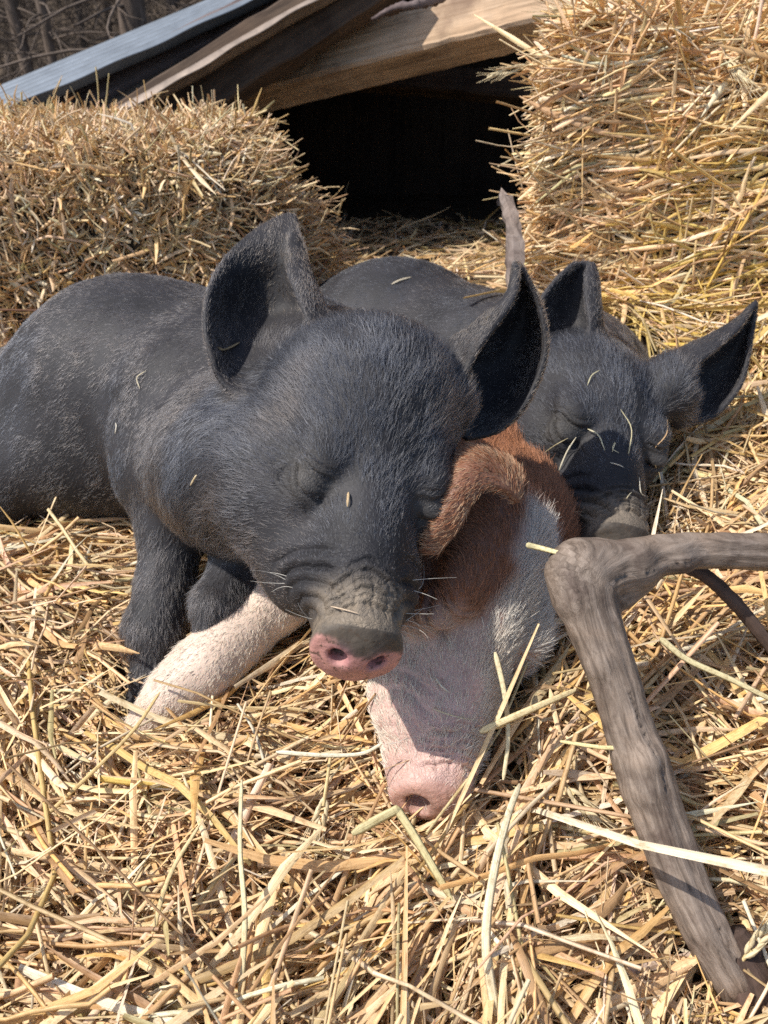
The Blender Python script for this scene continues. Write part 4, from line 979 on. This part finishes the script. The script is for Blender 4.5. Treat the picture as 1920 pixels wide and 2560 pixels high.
# ------------------------------------------------------------------ barley ears
M_ear = straw_material('barley', .2)
def barley(label, tip, base, parent_len=.0, seed=0, awn=.05, stalk=None):
    """head from base to tip with two rows of grains and long awns"""
    r = np.random.default_rng(seed); tip, base = np.asarray(tip), np.asarray(base); ax = unit(tip - base); L = np.linalg.norm(tip - base)
    root = empty('barley_ear', tuple(base)); tag(root, label, 'barley ear', 'barley ears caught in the straw')
    sd = unit(np.cross(ax, Fv)); up = np.cross(sd, ax); V, F, UV = [], [], []; o = 0
    n = int(L / .0042); aw = []
    for i in range(n):
        for s in (-1, 1):
            t = (i + .5 * (s > 0)) / n; c = base + ax * L * t + sd * s * .0026 * math.sin(math.pi * min(1, t * 1.1 + .15)) + up * r.normal() * .0006
            dr = unit(ax + sd * s * .32 + up * r.normal() * .12); a1 = unit(np.cross(dr, up)); a2 = np.cross(dr, a1)
            for k, (z, w) in enumerate(((0, .2), (.25, .9), (.55, 1), (.85, .55), (1.05, .08))):
                for q in range(5):
                    an = q / 5 * 2 * math.pi; V.append(c + dr * (z * .0095 - .003) + (a1 * math.cos(an) * .0017 + a2 * math.sin(an) * .0014) * w); UV.append((math.cos(an) + i, z * 9, 1))
            F += [(o + k * 5 + q, o + k * 5 + (q + 1) % 5, o + k * 5 + 5 + (q + 1) % 5, o + k * 5 + 5 + q) for k in range(4) for q in range(5)]; o += 25
            aw.append((c + dr * .006, unit(ax + sd * s * r.uniform(.03, .30) + up * r.normal() * .12), awn * r.uniform(.6, 1.1)))
    cc = np.tile([.80, .68, .44], (len(V), 1)) * r.uniform(.8, 1.1, (len(V), 1))
    link('grains', mesh_np('grains', V, F, M_ear, {'Col': cc, 'v_uv': np.array(UV)}), root)
    c = np.array([a[0] + a[1] * a[2] / 2 for a in aw]); d = np.array([a[1] for a in aw]); Ls = np.array([a[2] for a in aw]); n = len(c)
    pp, _ = make_straws(c, d, np.tile(-Fv, (n, 1)), Ls, np.full(n, .00085), np.tile([.84, .72, .48], (n, 1)), r, bend=.05, kink=0, tube=1.)
    link('awns', straw_mesh('awns', pp, M_ear), root)
    if stalk is not None:
        st = catmull([base + ax * .004] + list(stalk), 14); v, f, u = tube_mesh(st, np.full(14, .0012), 6); v = np.array(v)
        link('stalk', mesh_np('stalk', v[:-2], [q for q in f if len(q) == 4], M_ear, {'Col': np.tile([.74, .58, .30], (len(v) - 2, 1)), 'v_uv': u[:-2] * 1000}), root)
    return root
barley('pale barley ear poking out to the left from the tall bright bale', P(1222, 190, .99), P(1312, 165, 1.01), seed=1, awn=.022, stalk=[P(1360, 160, 1.03), P(1420, 170, 1.06)])
barley('whiskery barley ear lying on top of the tall bright bale, below the beam', P(1385, 22, 1.02), P(1480, 52, 1.03), seed=2, awn=.05, stalk=[P(1530, 75, 1.04), P(1580, 110, 1.06)])
barley('white barley ear hanging at the upper corner of the right edge bale', P(1868, 205, .93), P(1800, 130, .95), seed=3, awn=.03, stalk=[P(1790, 100, .97), P(1785, 60, 1.0)])
barley('barley ear lying beside the lower arm of the thick branch, right of the pink snout', P(1492, 2050, .538), P(1425, 1975, .545), seed=4, awn=.018, stalk=[P(1405, 1950, .55), P(1385, 1925, .56)])
barley('fat barley ear at the right edge beside the lower end of the thick branch', P(1935, 2300, .468), P(1868, 2385, .470), seed=5, awn=.02, stalk=[P(1850, 2410, .475), P(1830, 2440, .48)])
barley('barley ear pointing down in the straw left of the pink snout', P(790, 2085, .538), P(812, 2000, .545), seed=6, awn=.025, stalk=[P(818, 1950, .55), P(826, 1890, .56)])
barley('pale barley ear half sunk in straw in the lower left of the bedding', P(60, 2245, .520), P(200, 2222, .520), seed=7, awn=.02, stalk=[P(250, 2215, .52), P(300, 2200, .525)])

# ------------------------------------------------------------------ straw bits caught on the animals and in front of them
from mathutils.bvhtree import BVHTree as _B
def pig_bvh(V, Q):
    m = np.linalg.norm(V[Q].mean(1) - CAM, axis=1) < 1.2; return _B.FromPolygons([tuple(v) for v in V.tolist()], Q[m].tolist())
BV = {1: pig_bvh(V1, Q1), 2: pig_bvh(V2, Q2), 3: pig_bvh(V3, Q3)}
def on_pig(k, px, py, lift):
    d = unit(P(px, py, 1) - CAM); h = BV[k].ray_cast(Vector(CAM), Vector(d))
    return np.array(h[0]) - d * lift if h[0] is not None else P(px, py, .6)
for pg, HH, kk, nn, cc in ((pig1, H1, 1, 15, (.55, .52, .46)), (pig2, H2, 2, 26, (.75, .70, .6)), (pig3, H3, 3, 24, (.45, .38, .26))): whiskers(pg, HH, BV[kk], nn, kk, cc)
BITS = [(3, [(1403, 1165), (1418, 1130), (1435, 1103)], .0030, (.86, .80, .62), 'pale straw sliver below the eye of the rear black pig'),
        (3, [(1475, 1078), (1495, 1090), (1507, 1118)], .0026, (.84, .78, .55), 'pale straw sliver right of the closed eye of the rear black pig'),
        (3, [(1556, 1040), (1576, 1075), (1572, 1115), (1570, 1123)], .0018, (.76, .70, .45), 'long thin curved straw on the forehead of the rear black pig'),
        (3, [(1532, 1128), (1538, 1110), (1533, 1122), (1545, 1130)], .0018, (.80, .74, .5), 'tiny forked chaff piece on the forehead of the rear black pig'),
        (3, [(1472, 958), (1480, 940), (1494, 930)], .0022, (.66, .62, .42), 'short straw under the left ear of the rear black pig'),
        (3, [(1666, 1057), (1664, 1085), (1643, 1110)], .0022, (.74, .50, .28), 'brown curved straw on the right side of the rear black pig\'s face'),
        (3, [(1368, 1127), (1390, 1112), (1412, 1100)], .0014, (.72, .62, .38), 'hair thin curled straw left of the rear black pig\'s closed eye'),
        (3, [(1530, 1158), (1545, 1162), (1556, 1167)], .0018, (.84, .80, .66), 'white chaff fleck in the middle of the rear black pig\'s face'),
        (3, [(1640, 1168), (1647, 1182), (1650, 1195)], .0032, (.70, .58, .34), 'flat straw flake at the lower right of the rear black pig\'s face'),
        (3, [(1600, 1200), (1603, 1228), (1612, 1236)], .0018, (.84, .80, .66), 'white bent sliver low on the right of the rear black pig\'s face'),
        (3, [(1568, 1244), (1574, 1236), (1582, 1226)], .0018, (.80, .72, .5), 'short pale sliver just above the snout of the rear black pig'),
        (1, [(871, 1235), (870, 1248), (869, 1262)], .0034, (.66, .50, .30), 'short tan straw flake between the eyes of the front black pig'),
        (1, [(350, 965), (345, 945), (362, 932)], .0022, (.66, .60, .45), 'curled chaff on the shoulder of the front black pig'),
        (1, [(288, 1080), (290, 1068), (289, 1060)], .0022, (.80, .76, .66), 'small white sliver on the flank of the front black pig'),
        (1, [(552, 868), (562, 872), (578, 866), (592, 858)], .0042, (.50, .38, .22), 'clod of tan chaff inside the left ear of the front black pig'),
        (1, [(835, 1518), (860, 1524), (886, 1531)], .0018, (.70, .56, .42), 'thin straw lying across the nose bridge of the front black pig'),
        (1, [(478, 1210), (486, 1196), (490, 1190)], .0028, (.70, .58, .38), 'small straw stuck in the throat hair of the front black pig'),
        (2, [(1350, 1272), (1356, 1290), (1365, 1296)], .0050, (.46, .28, .18), 'brown flake on the nape of the pink and brown pig'),
        (2, [(1093, 1698), (1102, 1712), (1120, 1728)], .0030, (.80, .74, .62), 'pale pointed flake on the muzzle of the pink and brown pig'),
        (2, [(1096, 1776), (1130, 1788), (1175, 1798)], .0016, (.82, .74, .5), 'long fine straw across the muzzle of the pink and brown pig'),
        (3, [(985, 708), (1003, 700), (1022, 695)], .0055, (.60, .54, .42), 'pale curled chaff on the back of the rear black pig')]
for k, pts, wd, colr, lab in BITS:
    wd *= .55; mx_ = np.mean(pts, 0); pts = [tuple(mx_ + (np.array(q) - mx_) * 1.35) for q in pts]; p3 = catmull([on_pig(k, x, y, .0022 if i != 1 else .0040) for i, (x, y) in enumerate(pts)], 12); n = 12
    T = unit(np.gradient(p3, axis=0)); S = unit(np.cross(T, -Fv)); U2 = np.cross(S, T); pr = np.array([.35, .8, 1, 1, .95, 1, .9, 1, .9, .8, .6, .3]) * wd
    V = np.concatenate([p3[:, None] + S[:, None] * (np.array([-.5, -.25, .25, .5, .1])[None, :, None] * pr[:, None, None]) + U2[:, None] * (np.array([0, .16, .18, .02, -.12])[None, :, None] * pr[:, None, None])]).reshape(-1, 3)
    F = [(i * 5 + j, i * 5 + (j + 1) % 5, i * 5 + 5 + (j + 1) % 5, i * 5 + 5 + j) for i in range(n - 1) for j in range(5)]
    uv = np.zeros((len(V), 3)); uv[:, 1] = np.repeat(np.arange(n), 5) * 3.; uv[:, 0] = np.tile(np.arange(5), n)
    tag(link('straw_bit', mesh_np('straw_bit', V, F, M_straw, {'Col': np.tile(colr, (len(V), 1)), 'v_uv': uv})), lab, 'straw', 'straw bits caught on the sleeping pigs')
# broad stems one can pick out in the bedding
STEMS = [([(1545, 1870, .505), (1500, 1868, .507), (1430, 1858, .515), (1400, 1853, .52)], .0030, (.80, .70, .38), 'pale stem lying flat against the left side of the branch\'s lower arm'),
         ([(1650, 1595, .545), (1720, 1650, .545), (1830, 1700, .545), (1960, 1765, .545)], .0048, (.84, .74, .44), 'long yellow stem slanting down to the right edge beside the branch'),
         ([(1315, 1362, .530), (1350, 1370, .530), (1400, 1383, .522), (1412, 1387, .52)], .0040, (.80, .72, .42), 'short flat stem poking left from the elbow of the branch'),
         ([(1240, 2540, .455), (1215, 2350, .462), (1235, 2180, .478), (1270, 2040, .495), (1300, 1960, .51)], .0060, (.88, .78, .54), 'long pale stem standing upright in the front bedding below the pink snout'),
         ([(420, 2520, .47), (380, 2380, .48), (420, 2200, .49), (500, 2060, .50)], .0034, (.82, .66, .36), 'slender stem curving up through the lower left bedding'),
         ([(880, 2085, .505), (985, 2028, .507), (1000, 2035, .507), (1060, 2130, .50), (1130, 2250, .493)], .0066, (.66, .58, .32), 'folded olive straw blade right in front of the pink snout'),
         ([(245, 1945, .565), (330, 1955, .562), (430, 1965, .56), (500, 1950, .558)], .0056, (.80, .60, .18), 'golden yellow blade lying across the bedding at the left'),
         ([(1200, 1830, .545), (1290, 1790, .54), (1370, 1755, .54), (1440, 1725, .545)], .0056, (.82, .68, .40), 'broad flat stem resting against the right of the pink snout'),
         ([(1238, 1630, .56), (1262, 1740, .555), (1270, 1850, .55), (1258, 1950, .545)], .0040, (.86, .76, .50), 'upright pale stem just right of the pink pig\'s muzzle'),
         ([(690, 1880, .548), (800, 1888, .545), (900, 1885, .543), (955, 1860, .535)], .0034, (.90, .84, .66), 'white stem running from the left up to the pink pig\'s muzzle'),
         ([(600, 2500, .455), (612, 2300, .47), (600, 2120, .49), (604, 1950, .51)], .0038, (.78, .68, .42), 'thin upright stem left of centre in the front bedding'),
         ([(60, 2090, .55), (200, 1960, .56), (330, 1830, .57), (400, 1730, .575)], .0030, (.76, .56, .26), 'thin orange stem crossing in front of the pale foreleg')]
for pts, wd, colr, lab in STEMS:
    n = 22; p3 = catmull([P(*q) for q in pts], n); T = unit(np.gradient(p3, axis=0)); S = unit(np.cross(T, -Fv)); U2 = np.cross(S, T)
    pr = np.interp(np.linspace(0, 1, n), [0, .04, .5, .95, 1], [.5, 1, .9, .7, .3]) * wd
    V = (p3[:, None] + S[:, None] * (np.array([-.5, -.28, .22, .5, .1])[None, :, None] * pr[:, None, None]) + U2[:, None] * (np.array([0, .11, .09, -.02, -.06])[None, :, None] * pr[:, None, None])).reshape(-1, 3)
    F = [(i * 5 + j, i * 5 + (j + 1) % 5, i * 5 + 5 + (j + 1) % 5, i * 5 + 5 + j) for i in range(n - 1) for j in range(5)]
    uv = np.zeros((len(V), 3)); uv[:, 1] = np.repeat(np.arange(n), 5) * 9.; uv[:, 0] = np.tile([-1, -.5, .4, 1, 0], n) + len(lab)
    tag(link('loose_straw', mesh_np('loose_straw', V, F, M_straw, {'Col': np.tile(colr, (len(V), 1)), 'v_uv': uv})), lab, 'straw', 'broad stems lying on the bedding')

# ------------------------------------------------------------------ the wood behind
M_trunk = wood_material('spruce_bark', (.12, .09, .07), (.20, .155, .125), along=(1, .25, 1), scale=30, rough=.9, bmp=.8, use_attr=True, dist=.01)
M_twigs = plain('dead_twigs', (.13, .10, .08), .9, 20, .4, .2)
TREES = [(180, 5.0, .055, 'slim grey trunk second from the left edge, behind the tin roof'), (118, 6.0, .085, 'dim brown trunk near the left edge behind the tin roof'), (378, 4.2, .125, 'thick pale trunk rising behind the middle of the tin roof'),
         (578, 5.0, .05, 'thin pale trunk at the upper end of the tin roof'), (20, 7.5, .09, 'dark trunk at the far left corner of the wood'), (255, 7.5, .07, 'dark thin trunk between the slim grey one and the thick pale one'),
         (470, 7.0, .10, 'dark trunk just right of the thick pale one'), (660, 8.0, .1, 'far dark trunk furthest right above the roof'), (-150, 6.5, .12, 'trunk just outside the left edge of the wood'), (320, 9.5, .09, 'farthest dark trunk left of the thick pale one')]
for i, (px, dd_, dia, lab) in enumerate(TREES):
    r = np.random.default_rng(100 + i); b0 = P(px, 420, dd_); x0, y0 = b0[0], b0[1]; root = empty('bare_tree', (x0, y0, 0)); tag(root, lab, 'tree', 'bare conifer trunks in the wood')
    H_ = 6.; lean = r.normal(size=2) * .02
    p = np.array([(x0 + lean[0] * t + .01 * math.sin(t * 3 + i), y0 + lean[1] * t, t) for t in np.linspace(-.1, H_, 24)])
    V, F, UV = tube_mesh(p, np.linspace(dia * .56, dia * .3, 24), 12, .10, i); link('trunk', mesh_py('trunk', V, F, M_trunk, UV), root)
    VV, FF, UU, o = [], [], [], 0
    for k in range(64):
        z = .15 + 4.2 * (k + r.random()) / 64; a = r.uniform(0, 2 * math.pi); L = r.uniform(.3, 1.1); s0 = np.array([x0 + lean[0] * z, y0 + lean[1] * z, z])
        dr = np.array([math.cos(a), math.sin(a), r.uniform(-.35, .25)]); 
        p = catmull([s0, s0 + dr * L * .35, s0 + dr * L * .7 + np.array([0, 0, -.06 * L]) + r.normal(size=3) * .03, s0 + dr * L + np.array([0, 0, -.1 * L]) + r.normal(size=3) * .06], 8)
        v, f, u = tube_mesh(p, np.linspace(.008, .002, 8) * (.6 + dia * 5), 5, 0, k); FF += [tuple(int(q_) + o for q_ in q) for q in f]; VV.append(v); UU.append(u); o += len(v)
        for j in range(5):
            q0 = p[r.integers(2, 7)]; d2 = unit(dr + r.normal(size=3) * .7); l2 = L * r.uniform(.15, .45)
            v, f, u = tube_mesh(np.array([q0, q0 + d2 * l2 * .5 + r.normal(size=3) * .012, q0 + d2 * l2]), np.array([.0032, .0022, .001]), 4, 0, j); FF += [tuple(int(q_) + o for q_ in q) for q in f]; VV.append(v); UU.append(u); o += len(v)
    link('branches', mesh_py('branches', np.concatenate(VV), FF, M_twigs, np.concatenate(UU)), root)
# brushwood that closes the view between the trunks
r = np.random.default_rng(77); n = 9000; c = np.stack([r.uniform(-9, 4, n), r.uniform(6.5, 13, n), r.uniform(0, 6, n) ** 1.0], 1)
d = r.normal(size=(n, 3)); d[:, 2] += r.normal(size=n) * .8; col = np.tile([.10, .078, .062], (n, 1)) * r.uniform(.5, 1.3, (n, 1))
pp, _ = make_straws(c, d, np.tile([0, -1., .1], (n, 1)), r.uniform(.4, 1.8, n), r.uniform(.006, .022, n), col, r, bend=.2, kink=.4, tube=1.)
M_brush = hair_material('brushwood', .9, .2)
tag(link('brushwood', straw_mesh('brushwood', pp, M_brush)), 'tangle of dead brown twigs between the trunks of the wood', 'brushwood', kind='stuff')
hx, hy = np.meshgrid(np.linspace(-30, 30, 40), np.linspace(10, 34, 20), indexing='ij'); hz = (hy - 10) ** 1.15 * .9 - .3 + hsh(np.stack([hx, hy, hx * 0], -1).reshape(-1, 3), .5, 5).reshape(hx.shape) * .8
idx = np.arange(800).reshape(40, 20); q = np.stack([idx[:-1, :-1], idx[1:, :-1], idx[1:, 1:], idx[:-1, 1:]], -1).reshape(-1, 4)
M_hill = plain('leaf_litter', (.07, .052, .038), .95, 3, .6, .8)
tag(link('hill', mesh_np('hill', np.stack([hx, hy, hz], -1).reshape(-1, 3), q, M_hill)), kind='structure')
